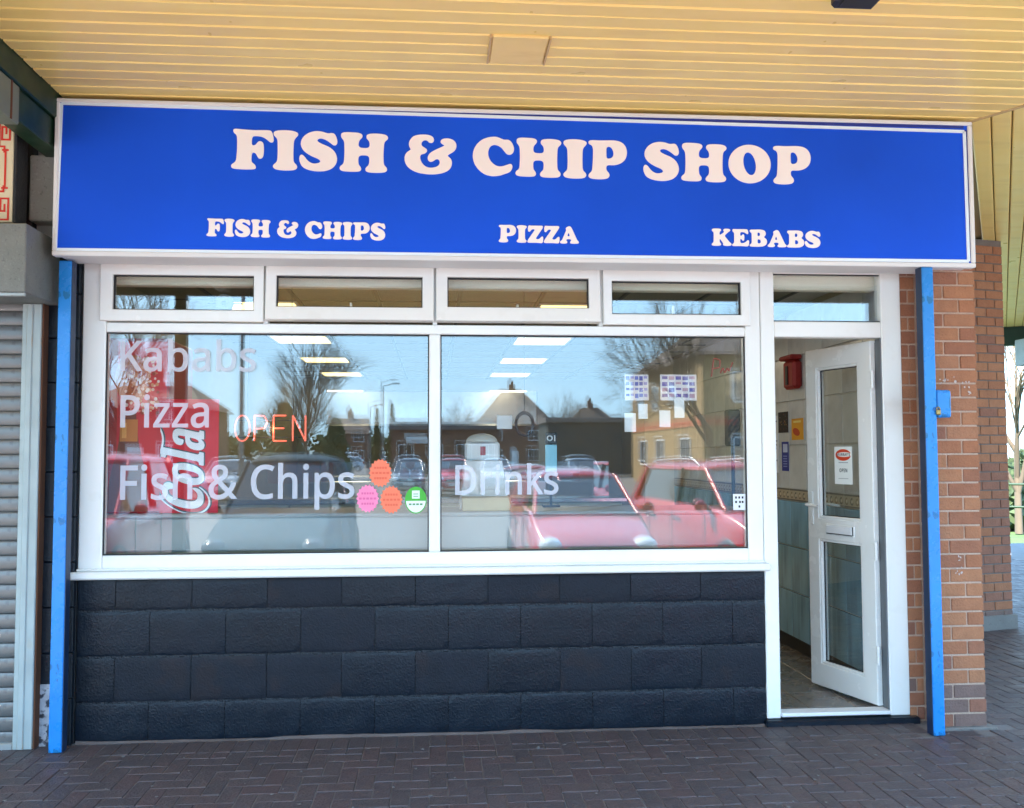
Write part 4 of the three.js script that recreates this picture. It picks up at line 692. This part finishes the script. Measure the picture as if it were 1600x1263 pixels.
// things on the side wall inside the door
{
  const W = (y, z) => [2.305, y, z], turn = -Math.PI / 2;
  const pr = (name, label, y, z, w, h, draw) => { const t = thing(name, label, 'notice', W(y, z), turn); card('paper', w, h, 0.004, print(128, 160, draw), M.whitePlastic, t, [0, 0, 0]); };
  pr('wall_notice', 'dark notice on the tiled wall inside the door', 1.657, -1.73, 0.20, 0.150, (x, w, h) => { x.fillStyle = '#1d1416'; x.fillRect(0, 0, w, h); for (let i = 0; i < 30; i++) { x.fillStyle = ['#6b2c1a', '#8a6a3a', '#3a3a50'][i % 3]; x.fillRect(12 + 100 * hash(i, 1, 9), 12 + 120 * hash(i, 2, 9), 12, 7); } });
  pr('wall_notice', 'orange yellow notice on the tiled wall beside the door edge', 1.60, -1.46, 0.22, 0.150, (x, w, h) => { x.fillStyle = '#e8a21c'; x.fillRect(0, 0, w, h); x.fillStyle = '#c4471a'; x.beginPath(); x.ellipse(50, 100, 40, 26, 0.5, 0, 7); x.fill(); x.fillStyle = '#f5d878'; x.fillRect(20, 16, 80, 16); });
  pr('wall_notice', 'tall blue notice low on the tiled wall inside the door', 1.41, -1.70, 0.14, 0.21, (x, w, h) => { x.fillStyle = '#1f2f8c'; x.fillRect(0, 0, w, h); x.fillStyle = '#c3cbe8'; x.fillRect(24, 12, 80, 46); x.fillStyle = '#8793cf'; for (let i = 0; i < 5; i++) x.fillRect(24, 76 + i * 14, 70, 6); });
  pr('wall_notice', 'white notice sheet on the tiled wall nearest the left door jamb', 1.50, -1.96, 0.26, 0.42, (x, w, h) => { x.fillStyle = '#dcdde0'; x.fillRect(0, 0, w, h); x.fillStyle = '#70737c'; for (let i = 0; i < 12; i++) x.fillRect(14, 14 + i * 11, 60 + 40 * hash(i, 5, 5), 4); });
  const b = thing('blanket_pouch', 'red safety pouch high on the tiled wall inside the door', 'pouch', [2.31, 1.88, -1.46]);
  part('pouch', cbox(-0.07, 0, 0, 0.20, -0.10, 0.10, 0.02), std(lin(0.32, 0.014, 0.012), 0.5), b); part('flap', cbox(-0.09, -0.005, 0.202, 0.235, -0.12, 0.11, 0.01), std(lin(0.30, 0.014, 0.012), 0.5), b); part('pull_tab', [box(-0.078, -0.071, 0.03, 0.16, -0.03, 0.01)], M.blackPlastic, b);
  const sp = thing('wall_speaker', 'slim black speaker on the wall behind the right end of the window', 'speaker', [1.74, 1.48, -1.1]);
  part('cabinet', cbox(-0.04, 0.04, 0, 0.24, -0.1, 0, 0.01), M.blackPlastic, sp); part('cone', new THREE.CylinderGeometry(0.028, 0.02, 0.01, 20).rotateX(Math.PI / 2).translate(0, 0.16, 0.003), std(lin(0.05, 0.05, 0.055), 0.7), sp); part('pole', rod([0, -1.43, -0.05], [0, 0.01, -0.05], 0.012), M.blackPlastic, sp);
}
{ // white papers taped inside the right pane
  const spots = [[0.83, 1.60, 0.062, 0.10, 'small white paper slip, leftmost of those inside the right pane'], [0.90, 1.66, 0.05, 0.08, 'white paper slip beside the leftmost slip in the right pane'], [1.02, 1.62, 0.06, 0.09, 'white paper slip third from left inside the right pane'], [1.10, 1.68, 0.055, 0.11, 'white paper slip rightmost of those inside the right pane']];
  for (const [x, y, w, h, label] of spots) { const t = thing('paper_slip', label, 'paper', [x, y, -0.06], rr(-0.02, 0.02)); part('sheet', box(-w / 2, w / 2, -h / 2, h / 2, 0, 0.001), M.whitePlastic, t); }
}

// ================================================================ THE CAR PARK IN FRONT (seen in the glass)
const carGlass = phys(lin(0.015, 0.02, 0.022), 0.04, { clearcoat: 1, clearcoatRoughness: 0.02 });
const tyreM = std(lin(0.02, 0.02, 0.021), 0.85), rimM = std(lin(0.5, 0.5, 0.52), 0.35, { metalness: 0.8 }), lampM = phys(lin(0.75, 0.78, 0.8), 0.08, { clearcoat: 1 }), trimM = std(lin(0.02, 0.02, 0.022), 0.55), plateM = std(lin(0.75, 0.75, 0.70), 0.5);
const carPaint = (c) => phys(lin(...c), 0.28, { clearcoat: 1, clearcoatRoughness: 0.04 });
function loft(secs, prof) { // secs: array of section params, prof(sec) -> right half points [x,y] bottom to top
  const rows = secs.map((s) => { const r = prof(s); return [...r.map(([x, y]) => [x, y, s[0]]), ...r.slice(0, -1).reverse().map(([x, y]) => [-x, y, s[0]])]; });
  const n = rows[0].length, pos = [], idx = [];
  rows.forEach((r) => r.forEach((p) => pos.push(...p)));
  for (let i = 0; i + 1 < rows.length; i++) for (let k = 0; k < n; k++) { const a = i * n + k, b = i * n + (k + 1) % n, c = a + n, d = b + n; idx.push(a, b, c, b, d, c); }
  for (const [i, flip] of [[0, 1], [rows.length - 1, 0]]) for (let k = 1; k + 1 < n; k++) idx.push(i * n, i * n + (flip ? k + 1 : k), i * n + (flip ? k : k + 1));
  const g = new THREE.BufferGeometry(); g.setAttribute('position', new THREE.Float32BufferAttribute(pos, 3)); g.setIndex(idx); g.computeVertexNormals(); return g;
}
function makeCar(name, label, color, o = {}) { // front towards -z, real size; squeezed to the picture's width afterwards
  const t = thing(name, label, 'car', [0, asphaltY, 0], 0, o.group), paint = carPaint(color), h = o.h || 1.46, w = 0.84, L = o.L || 1.95, est = o.estate;
  const body = [[-L, 0.36, 0.56, 0.52], [-L + 0.06, 0.27, 0.68, 0.70], [-L + 0.3, 0.22, 0.80, 0.81], [-L + 0.7, 0.2, 0.90, w], [-0.95, 0.2, 0.985, w + 0.01], [0, 0.2, 1.0, w + 0.015], [1.2, 0.2, 1.02, w], [L - 0.2, 0.24, 1.02, 0.80], [L - 0.04, 0.32, 0.98, 0.74], [L, 0.42, 0.86, 0.66]];
  part('body', loft(body, ([, yb, yt, ww]) => [[0, yb], [ww * 0.86, yb], [ww * 0.97, yb + 0.08], [ww, yb + (yt - yb) * 0.45], [ww * 0.985, yb + (yt - yb) * 0.75], [ww * 0.93, yt - 0.03], [ww * 0.84, yt], [ww * 0.4, yt + 0.025], [0, yt + 0.03]]), paint, t);
  const f0 = -1.08, f1 = -0.32, r1 = est ? 1.62 : 1.28, r0 = est ? 1.88 : 1.84;
  const cab = (s) => { const [, k, half] = s; return k; };
  const G = []; // greenhouse: quads between belt and roof rail
  const Bt = 0.985, Tp = h - 0.05, bw = 0.755, tw = 0.60;
  const b = { fl: [-bw * 0.93, Bt, f0], fr: [bw * 0.93, Bt, f0], rl: [-bw * 0.95, Bt + 0.03, r0], rr: [bw * 0.95, Bt + 0.03, r0] }, u = { fl: [-tw * 0.95, Tp, f1], fr: [tw * 0.95, Tp, f1], rl: [-tw * 0.96, Tp, r1], rr: [tw * 0.96, Tp, r1] };
  const bulge = (A, B, C, D, dir) => { // 6x4 grid quad, bowed outwards
    const g = new THREE.PlaneGeometry(1, 1, 6, 4), p = g.attributes.position; for (let i = 0; i < p.count; i++) { const s = p.getX(i) + 0.5, v = p.getY(i) + 0.5, m = (k) => (A[k] * (1 - s) + B[k] * s) * (1 - v) + (D[k] * (1 - s) + C[k] * s) * v, q = 0.05 * 4 * s * (1 - s) * (1 - 0.3 * v); p.setXYZ(i, m(0) + dir[0] * q, m(1) + dir[1] * q, m(2) + dir[2] * q); } g.computeVertexNormals(); return g; };
  part('windscreen', bulge(b.fr, b.fl, u.fl, u.fr, [0, 0, -1]), carGlass, t);
  part('rear_window', bulge(b.rl, b.rr, u.rr, u.rl, [0, 0, 1]), carGlass, t);
  part('side_window', bulge(b.fl, b.rl, u.rl, u.fl, [-0.3, 0, 0]), carGlass, t); part('side_window', bulge(b.rr, b.fr, u.fr, u.rr, [0.3, 0, 0]), carGlass, t);
  part('roof', loft([[f1 - 0.05, 0.0, tw * 0.80], [f1 + 0.04, 0.045, tw * 0.97], [0.3, 0.075, tw * 1.0], [r1 - 0.15, 0.06, tw], [r1 + 0.06, 0.02, tw * 0.93], [r1 + 0.10, 0.0, tw * 0.85]], ([, k, ww]) => [[0, Tp - 0.03], [ww, Tp - 0.03], [ww * 1.02, Tp - 0.005], [ww * 0.92, Tp + 0.012 + k * 0.4], [ww * 0.5, Tp + 0.02 + k], [0, Tp + 0.02 + k]]), paint, t);
  for (const s of [-1, 1]) {
    part('pillar', [rod([s * bw * 0.95, Bt - 0.02, f0 - 0.01], [s * tw * 0.98, Tp, f1], 0.035, 0.03)], paint, t);
    part('pillar', [rod([s * (bw * 0.99), Bt - 0.02, 0.28], [s * (tw * 1.01), Tp, 0.36], 0.04, 0.032)], est ? trimM : paint, t);
    part('pillar', [rod([s * bw * 0.96, Bt, r0 - 0.04], [s * tw * 0.98, Tp, r1 + 0.02], 0.085, 0.05)], paint, t);
    const m = part('mirror', new THREE.SphereGeometry(0.1, 14, 10).scale(1, 0.75, 0.55).translate(s * (w + 0.10), 1.02, -0.78), paint, t); part('mirror_stalk', rod([s * (w - 0.06), 0.97, -0.76], [s * (w + 0.06), 1.0, -0.78], 0.025), trimM, m);
    part('headlamp', new THREE.SphereGeometry(1, 18, 12).scale(0.16, 0.085, 0.15).rotateY(s * 0.5).translate(s * 0.62, 0.70, -L + 0.16), lampM, t);
    part('tail_lamp', new THREE.SphereGeometry(1, 14, 10).scale(0.08, 0.17, 0.08).translate(s * 0.68, 0.86, L - 0.06), std(lin(0.4, 0.01, 0.01), 0.2), t);
    part('door_seam', [[-0.72, 0.55], [0.30, 0.62], [1.12, 0.5]].map(([z, a]) => box(s * (w + 0.008) - 0.008, s * (w + 0.008) + 0.008, 0.32, 0.93, z - 0.005, z + 0.005)), trimM, t).userData.kind = 'stuff';
    for (const z of [0.12, 0.98]) part('door_handle', cbox(s * (w + 0.012) - 0.022, s * (w + 0.012) + 0.022, 0.80, 0.83, z - 0.09, z + 0.09, 0.006), trimM, t);
    part('fog_lamp', new THREE.SphereGeometry(0.06, 12, 8).translate(s * 0.56, 0.37, -L + 0.05), lampM, t);
    for (const z of [-L + 0.78, L - 0.72]) {
      const wl = part('wheel', new THREE.TorusGeometry(0.225, 0.085, 10, 28).rotateY(Math.PI / 2).scale(1.1, 1, 1).translate(s * (w - 0.09), 0.31, z), tyreM, t);
      const rim = [new THREE.CylinderGeometry(0.17, 0.17, 0.12, 24).rotateZ(Math.PI / 2).translate(s * (w - 0.08), 0.31, z)]; part('rim', rim, rimM, wl);
      part('wheel_arch', new THREE.TorusGeometry(0.345, 0.03, 6, 24, Math.PI).rotateY(Math.PI / 2).translate(s * (w - 0.005), 0.30, z), trimM, t);
    }
    if (est) part('roof_rail', tube([[s * tw * 0.92, Tp + 0.03, f1 + 0.25], [s * tw * 0.95, Tp + 0.11, f1 + 0.4], [s * tw * 0.95, Tp + 0.12, 0.6], [s * tw * 0.93, Tp + 0.09, r1 - 0.15], [s * tw * 0.92, Tp + 0.03, r1 - 0.02]], 0.016, 24, 6), rimM, t);
  }
  part('grille', [cbox(-0.42, 0.42, 0.60, 0.70, -L - 0.012, -L + 0.08, 0.01), cbox(-0.55, 0.55, 0.30, 0.42, -L + 0.005, -L + 0.12, 0.02)], trimM, t);
  part('number_plate', cbox(-0.26, 0.26, 0.45, 0.56, -L - 0.022, -L + 0.05, 0.004), plateM, t);
  part('wiper', [rod([-0.1, Bt + 0.03, f0 - 0.03], [0.52, Bt + 0.09, f0 + 0.08], 0.008), rod([-0.6, Bt + 0.03, f0 + 0.02], [0.02, Bt + 0.08, f0 + 0.02], 0.008)], trimM, t);
  return t;
}
const RED = [0.52, 0.008, 0.022];
{
  const a = makeCar('parked_car', 'red hatchback parked facing the shop, reflected in the right pane', RED, { h: 1.42 }); a.position.set(1.46, asphaltY, 6.5); a.scale.x = SQ;
  const b = makeCar('parked_car', 'red estate car with silver roof rails, reflected at the right end of the window', [0.55, 0.012, 0.02], { h: 1.50, L: 2.1, estate: true }); b.position.set(3.55, asphaltY, 6.9); b.scale.x = SQ; b.rotation.y = -0.14;
  const c = makeCar('parked_car', 'tall red car parked at the left, reflected at the left end of the window', [0.55, 0.02, 0.03], { h: 1.62, L: 2.05, estate: false }); c.position.set(-4.3, asphaltY, 6.9); c.scale.x = SQ;
  const e = makeCar('parked_car', 'dark teal people carrier parked facing the shop, reflected below the tube letters', [0.012, 0.055, 0.085], { h: 1.60, L: 2.05 }); e.traverse((m) => { if (m.isMesh && m.material.clearcoat === 1 && m.material !== carGlass && m.material !== lampM) { m.material.clearcoat = 0; m.material.roughness = 0.75; m.material.specularIntensity = 0.25; } if (m.name === 'headlamp') m.material = phys(lin(0.10, 0.12, 0.13), 0.2); }); e.position.set(-1.95, asphaltY, 6.75); e.scale.x = SQ;
  const d = makeCar('parked_car', 'dark blue car parked across the car park behind the window stickers', [0.05, 0.06, 0.09], { group: 'cars across the car park' }); d.position.set(-1.25, asphaltY, 34); d.scale.x = SQ;
  const far = [[0.5, 33, 0, [0.45, 0.02, 0.03], 'red car parked beside the dark blue car across the car park'], [2.3, 34.5, 0, [0.4, 0.42, 0.44], 'silver car right of the red one across the car park'], [-12.5, 92, 1, [0.5, 0.02, 0.02], 'red car far across the car park side on'], [-8.6, 88, 1, [0.5, 0.52, 0.54], 'silver car far across the car park side on'], [-5.0, 84, 0, [0.65, 0.66, 0.66], 'white car far across the car park facing the shop'], [-17, 90, 1, [0.06, 0.07, 0.10], 'black car far across the car park side on'], [5.2, 30, 0, [0.03, 0.035, 0.05], 'black car parked beyond the red estate'], [-9.8, 31, 0, [0.05, 0.10, 0.22], 'blue car across the car park behind the tube sign'], [-7.6, 30, 0, [0.3, 0.32, 0.34], 'grey car across the car park left of the stickers']];
  for (const [x, z, side, col, label] of far) { const q = d.clone(); q.name = numbered('parked_car'); const pm = carPaint(col); q.traverse((m) => { if (m.isMesh && ['body', 'roof', 'pillar', 'mirror'].includes(m.name)) m.material = pm; }); q.userData = { label, category: 'car', group: 'cars across the car park' }; scene.add(q); q.position.set(x, asphaltY, z); if (side) { q.rotation.y = Math.PI / 2; q.scale.set(1, 1, SQ); } }
}
// ---------------------------------------------------------------- houses, garages and the block across the car park
const W_ = { brick: std(lin(0.20, 0.10, 0.07), 0.9, { map: rep(tMottle, 0.4) }), yellow: std(lin(0.33, 0.22, 0.10), 0.9, { map: rep(tSpeck, 0.6) }), roof: std(lin(0.10, 0.075, 0.06), 0.85, { map: rep(tSpeck, 0.7) }), white: std(lin(0.74, 0.74, 0.72), 0.5), pane: phys(lin(0.03, 0.04, 0.05), 0.05, { clearcoat: 1 }), shed: std(lin(0.03, 0.055, 0.06), 0.7, { map: rep(tMottle, 0.5) }), grey: std(lin(0.22, 0.21, 0.20), 0.8, { map: rep(tMottle, 0.5) }) };
function pitched(x0, x1, z0, z1, y0, y1, hip, ov = 0.35) { // roof with ridge along x
  const X0 = x0 - ov * SQ, X1 = x1 + ov * SQ, Z0 = z0 - ov, Z1 = z1 + ov, zc = (z0 + z1) / 2, a = [X0 + hip, y1, zc], b = [X1 - hip, y1, zc];
  return muv(polys([[[X0, y0, Z0], a, b, [X1, y0, Z0]], [[X1, y0, Z1], b, a, [X0, y0, Z1]], [[X0, y0, Z1], a, [X0, y0, Z0]], [[X1, y0, Z0], b, [X1, y0, Z1]], [[X0, y0, Z0], [X1, y0, Z0], [X1, y0, Z1], [X0, y0, Z1]]]));
}
function wins(t, list, z, axis = 'z') { for (const [a, y, w, h] of list) { const G = (x0, x1, y0, y1, d0, d1) => (axis === 'z' ? box(x0, x1, y0, y1, z - d1, z - d0) : box(z - d1, z - d0, y0, y1, x0, x1)); const f = part('window', [G(a - w / 2, a + w / 2, y, y + 0.08, 0, 0.06), G(a - w / 2, a + w / 2, y + h - 0.08, y + h, 0, 0.06), G(a - w / 2, a - w / 2 + 0.07, y + 0.081, y + h - 0.081, 0, 0.06), G(a + w / 2 - 0.07, a + w / 2, y + 0.081, y + h - 0.081, 0, 0.06), G(a - 0.03, a + 0.03, y + 0.081, y + h - 0.081, 0, 0.05)], W_.white, t); part('pane', G(a - w / 2 + 0.06, a + w / 2 - 0.06, y + 0.07, y + h - 0.07, 0.01, 0.02), W_.pane, f); } }
function house(label, cx, z, w, d, eave, ridge, hip, mat) {
  const t = thing('house', label, 'house', [cx, asphaltY, z]);
  part('wall', box(-w / 2, w / 2, 0, eave, 0, d), mat, t);
  const r = part('roof', pitched(-w / 2, w / 2, 0, d, eave, ridge, hip), W_.roof, t);
  part('chimney', [box(-0.35, 0.35, ridge - 0.7, ridge + 0.9, d / 2 - 0.3, d / 2 + 0.3), rod([0, ridge + 0.9, d / 2], [0, ridge + 1.25, d / 2], 0.14)], W_.brick, r);
  wins(t, [[-w * 0.28, 0.9, 1.3, 1.3], [w * 0.28, 0.9, 1.3, 1.3], [-w * 0.28, 3.2, 1.3, 1.2], [w * 0.28, 3.2, 1.3, 1.2]], 0); part('door', box(-0.4, 0.4, 0, 2.05, -0.05, 0.05), W_.white, t); return t;
}
house('dark hipped roof house with central chimney, reflected in the middle of the right pane', 8.9, 103, 7.6, 8, 5.6, 9.0, 2.8, W_.brick);
house('dark hipped roof house with chimney, reflected right of the other roof', 20.7, 118, 7.2, 8, 5.0, 7.9, 2.8, W_.brick);
house('small red brick gabled house, reflected above the window stickers', -10.8, 112, 4.6, 7, 4.2, 6.2, 0.3, W_.brick);
house('dark brick house reflected behind the red cooler at the left end of the window', -15.2, 44, 6.2, 7, 4.0, 5.4, 1.6, W_.brick);
house('brown roofed house at the far left beyond the bare trees', -40, 110, 9, 8, 5.2, 8.4, 2.4, W_.brick);
{
  const t = thing('garage_block', 'long dark green garage block with flat roof across the car park', 'garages', [9.0, asphaltY, 62]);
  part('wall', box(-1.2, 7.4, 0, 3.9, 0, 6), W_.shed, t); part('roof_edge', box(-1.4, 7.6, 3.9, 4.25, -0.25, 6.2), W_.grey, t);
  for (let k = 0; k < 4; k++) part('garage_door', cbox(-0.9 + k * 2.1, 0.9 + k * 2.1, 0.1, 3.0, -0.06, 0.05, 0.03), W_.shed, t);
  const f = thing('flat_block', 'low brick building with flat dark roof edge across the car park', 'building', [0.6, asphaltY, 74]);
  part('wall', box(-4.4, 4.6, 0, 3.7, 0, 7), W_.brick, f); part('roof_edge', box(-4.6, 4.8, 3.7, 4.35, -0.3, 7.2), W_.grey, f); wins(f, [[-3.2, 1.1, 1.3, 1.4], [-0.8, 1.1, 1.3, 1.4], [1.6, 1.1, 1.3, 1.4], [3.6, 1.1, 1.1, 1.4]], 0);
  part('sign_board', cbox(-3.2, -1.3, 2.55, 3.1, -0.36, -0.31, 0.02), W_.white, f, 'white sign board');
}
{
  const t = thing('brick_block', 'yellow brick two storey block with white windows, reflected at the right of the window', 'building', [11.6, asphaltY, 36]);
  part('wall', box(0, 10, 0, 6.0, 0, 15), W_.yellow, t);
  part('roof', pitched(0, 10, 0, 15, 6.0, 8.6, 2.5, 0.4), W_.roof, t);
  wins(t, [[2.2, 3.9, 1.5, 1.4], [5.2, 3.9, 1.8, 1.4], [9.0, 3.9, 1.5, 1.4], [12.6, 3.9, 1.8, 1.4], [3, 1.0, 1.8, 1.4], [8, 1.0, 1.8, 1.4], [12, 1.0, 1.8, 1.4]], 0, 'x'); wins(t, [[2, 3.9, 1.4, 1.4], [5, 3.9, 1.4, 1.4], [2, 1, 1.4, 1.4], [5, 1, 1.4, 1.4]], 0);
  part('band', [box(-0.05, 0, 2.9, 3.15, 0, 15), box(-0.05, 10, 2.9, 3.15, -0.05, -0.001)], std(lin(0.45, 0.09, 0.04), 0.7), t);
}
// ---------------------------------------------------------------- trees: bare branching crowns, conifers, hedge
const barkM = std(lin(0.12, 0.095, 0.07), 0.95, { map: rep(tSpeck, 1) }), twigM = std(lin(0.17, 0.13, 0.085), 0.95), needleM = std(lin(0.05, 0.075, 0.03), 0.95), hedgeM = std(lin(0.055, 0.085, 0.03), 0.95);
function bare(label, x, z, H, spread, depth, group) {
  const t = thing('bare_tree', label, 'tree', [x, asphaltY, z]), limbs = [], twigs = [];
  const grow = (p, dir, len, r, lv) => {
    const q = p.clone().addScaledVector(dir, len); (lv < 3 ? limbs : twigs).push(rod(p.toArray(), q.toArray(), r, r * 0.62, lv < 2 ? 7 : 3)); if (lv >= depth) return;
    const n = lv === 0 ? 5 : rnd() < 0.3 ? 4 : 3;
    for (let k = 0; k < n; k++) { const a = rr(0, 6.283), tilt = rr(0.25, 0.75) * spread, ax = new V3(Math.cos(a), 0, Math.sin(a)), d2 = dir.clone().applyAxisAngle(ax, tilt); d2.y += 0.10; d2.normalize(); const s = k === 0 ? 1 : rr(0.45, 0.95); grow(p.clone().lerp(q, s), d2, len * rr(0.62, 0.84), r * (lv > 1 ? 0.57 : 0.6), lv + 1); }
  };
  grow(new V3(), new V3(0, 1, 0), H * 0.3, H * 0.0175, 0);
  part('trunk', merge(limbs).scale(SQ, 1, 1), barkM, t); part('crown', merge(twigs).scale(SQ, 1, 1), twigM, t); return t;
}
bare('big bare tree reflected above the tube letters', -7.6, 46, 6.6, 1.05, 6);
bare('tall slender bare tree behind the big one', -9.6, 66, 13, 0.9, 6);
bare('bare tree at the far left, reflected beside the red cooler', -11.4, 30, 9.5, 1.1, 7);
bare('spreading bare tree in front of the yellow brick block', 8.4, 24, 7.6, 1.2, 7);
bare('small bare tree between the two dark roofs', 13.0, 90, 8.5, 1.05, 6);
bare('bare tree left of the chimney house', 2.0, 105, 9.0, 1.05, 6);
function conifer(label, x, z, H, R, group) { const t = thing('conifer', label, 'tree', [x, asphaltY, z], 0, group), L = []; for (let i = 0; i < 420; i++) { const h = rnd(), a = rr(0, 6.283), rad = R * Math.pow(1 - h, 0.7) * Math.sqrt(rnd()); const g = new THREE.TetrahedronGeometry(R * rr(0.14, 0.3)); g.rotateX(rr(0, 6)); g.rotateY(rr(0, 6)); g.translate(Math.cos(a) * rad * SQ, H * (0.08 + 0.92 * h), Math.sin(a) * rad); L.push(g); } part('crown', merge(L), needleM, t); part('trunk', rod([0, 0, 0], [0, H * 0.8, 0], R * 0.12, R * 0.04), barkM, t); return t; }
conifer('dark evergreen bush right of the big bare tree', -6.9, 60, 3.9, 1.5);
conifer('slim dark conifer reflected above the stickers', -5.2, 78, 5.6, 0.7);
conifer('slim dark conifer right of the other slim one', -3.9, 78, 6.0, 0.7);
conifer('broad dark evergreen far left of the small brick house', -16.5, 100, 7.0, 3.0);
{
  const L = []; for (let i = 0; i < 2600; i++) { const g = new THREE.TetrahedronGeometry(rr(0.35, 0.9)); g.rotateX(rr(0, 6)); g.rotateY(rr(0, 6)); const x = rr(-60, 60); g.translate(x, rr(0, 1) * (3.2 + 2.2 * fbm((x + 60) / 121, 0.2, 16, 4, 7)), 128 + rr(-2, 2)); L.push(g); }
  const m = solo('hedgerow', L, hedgeM, 'dark leafy hedgerow along the far side of the car park', 'hedge'); m.userData.kind = 'stuff';
}
for (const [x, z, h, label] of [[-4.6, 60, 4.9, 'short thin lamp post across the car park'], [-3.2, 50, 5.6, 'tall thin lamp post across the car park'], [-5.2, 20, 7.5, 'dark lamp post near the big bare tree']]) {
  const t = thing('lamp_post', label, 'lamp post', [x, asphaltY, z]); part('pole', rod([0, 0, 0], [0, h, 0], 0.07, 0.045), W_.grey, t); part('arm', rod([0, h, 0], [0.6, h + 0.15, 0], 0.03), W_.grey, t); part('lantern', cbox(0.5, 0.95, h + 0.10, h + 0.2, -0.1, 0.1, 0.03), W_.grey, t);
}
// ---------------------------------------------------------------- beyond the walkway at the far right
{
  const d = camera.position, at = (px, py, dist) => { const v = new V3((px - 800) / 1482.3, -(py - 631.5) / 1482.3, -1).applyEuler(camera.rotation); return v.multiplyScalar(dist).add(d); };
  const A = at(1592, 548, 13);
  const t = thing('hanging_sign_box', 'grey box sign hanging under the green fascia at the far right', 'sign', [8.1, 0, -7.3]);
  part('box', cbox(-0.35, 0.6, 2.62, 2.98, -0.15, 0.15, 0.01), M.concrete, t); part('lower_panel', cbox(-0.2, 0.5, 2.34, 2.6, -0.10, 0.10, 0.01), M.greyGreen, t); part('bracket', [cbox(-0.1, -0.06, 2.98, 3.1, -0.02, 0.02, 0.002), cbox(0.3, 0.34, 2.98, 3.1, -0.02, 0.02, 0.002)], M.blackPlastic, t);
  bare('pale bare tree beyond the walkway at the far right', 11.6, -13.5, 5.5, 0.9, 6);
  const r = thing('railing', 'thin dark railing beyond the walkway at the far right', 'railing', [11, -0.1, -12.2], -0.55);
  for (let k = 0; k < 5; k++) part('upright', rod([k * 1.0 - 2, 0, 0], [k * 1.0 - 2, 0.95, 0], 0.025), M.darkGreen, r); for (const y of [0.5, 0.93]) part('rail', rod([-2, y, 0], [2, y, 0], 0.022), M.darkGreen, r);
  conifer('bright green bush beyond the railing at the far right', 12.6, -14.6, 1.5, 1.2);
  const b = thing('litter_bin', 'dark bin beside the railing at the far right', 'bin', [13.4, 0, -15.8]); part('body', new THREE.CylinderGeometry(0.2, 0.17, 0.8, 20).translate(0, 0.4, 0), M.blackPlastic, b); part('lid', new THREE.SphereGeometry(0.21, 16, 8, 0, 6.29, 0, 1.57).scale(1, 0.5, 1).translate(0, 0.8, 0), M.blackPlastic, b);
}
// bits of litter and gum on the pavers
{
  const L = []; for (let i = 0; i < 90; i++) { const g = new THREE.CylinderGeometry(1, 1, 0.0015, 7); const s = rr(0.004, 0.011); g.scale(s * SQ, 1, s * rr(0.6, 1)); g.rotateY(rr(0, 6)); g.translate(rr(-2.2, 2.6), 0.0018, rr(0.15, 1.3)); L.push(g); }
  const m = solo('chewing_gum', L, std(lin(0.17, 0.16, 0.155), 0.9), 'pale spots of trodden gum on the pavement', 'litter'); m.userData.kind = 'stuff';
}
{ // blue printed posters and a red scribble inside the right pane
  const pr = (label, X, Y, w, h, draw) => { const t = thing('window_poster', label, 'poster', [X, Y, -0.075]); card('paper', w, h, 0.002, print(160, 128, draw), M.whitePlastic, t, [0, 0, 0]); };
  const blocks = (col, k) => (x, w, h) => { x.fillStyle = '#d9d3d8'; x.fillRect(0, 0, w, h); for (let i = 0; i < 5; i++) for (let j = 0; j < 4; j++) { x.fillStyle = col[(i + j * k) % 3]; x.fillRect(8 + i * 30, 8 + j * 29, 24, 10 + 12 * hash(i, j, k)); } };
  pr('small poster with blue print, left one of two in the right pane', 0.87, 1.79, 0.13, 0.14, blocks(['#4a4fa8', '#8d86c0', '#5560b8'], 3));
  pr('wider poster with mauve print, right one of two in the right pane', 1.10, 1.79, 0.20, 0.14, blocks(['#6a5a98', '#b48ca0', '#54489a'], 5));
  const t = thing('wall_scribble', 'small dark red scribble sign at the upper right of the right pane', 'sign', [1.335, 1.90, -0.08]);
  const q = (pts) => tube(pts.map(([a, b]) => [a, b, 0]), 0.005, 30, 6), sm = std(lin(0.30, 0.02, 0.03), 0.5);
  part('stroke', [q([[-0.05, -0.05], [-0.035, 0.05], [0.0, 0.04], [-0.005, 0.0], [-0.04, -0.005]]), q([[0.0, -0.03], [0.015, 0.0], [0.025, -0.03], [0.04, 0.0], [0.05, -0.02], [0.07, 0.03]])], sm, t).userData.kind = 'stuff';
}
renderer.render(scene, camera);
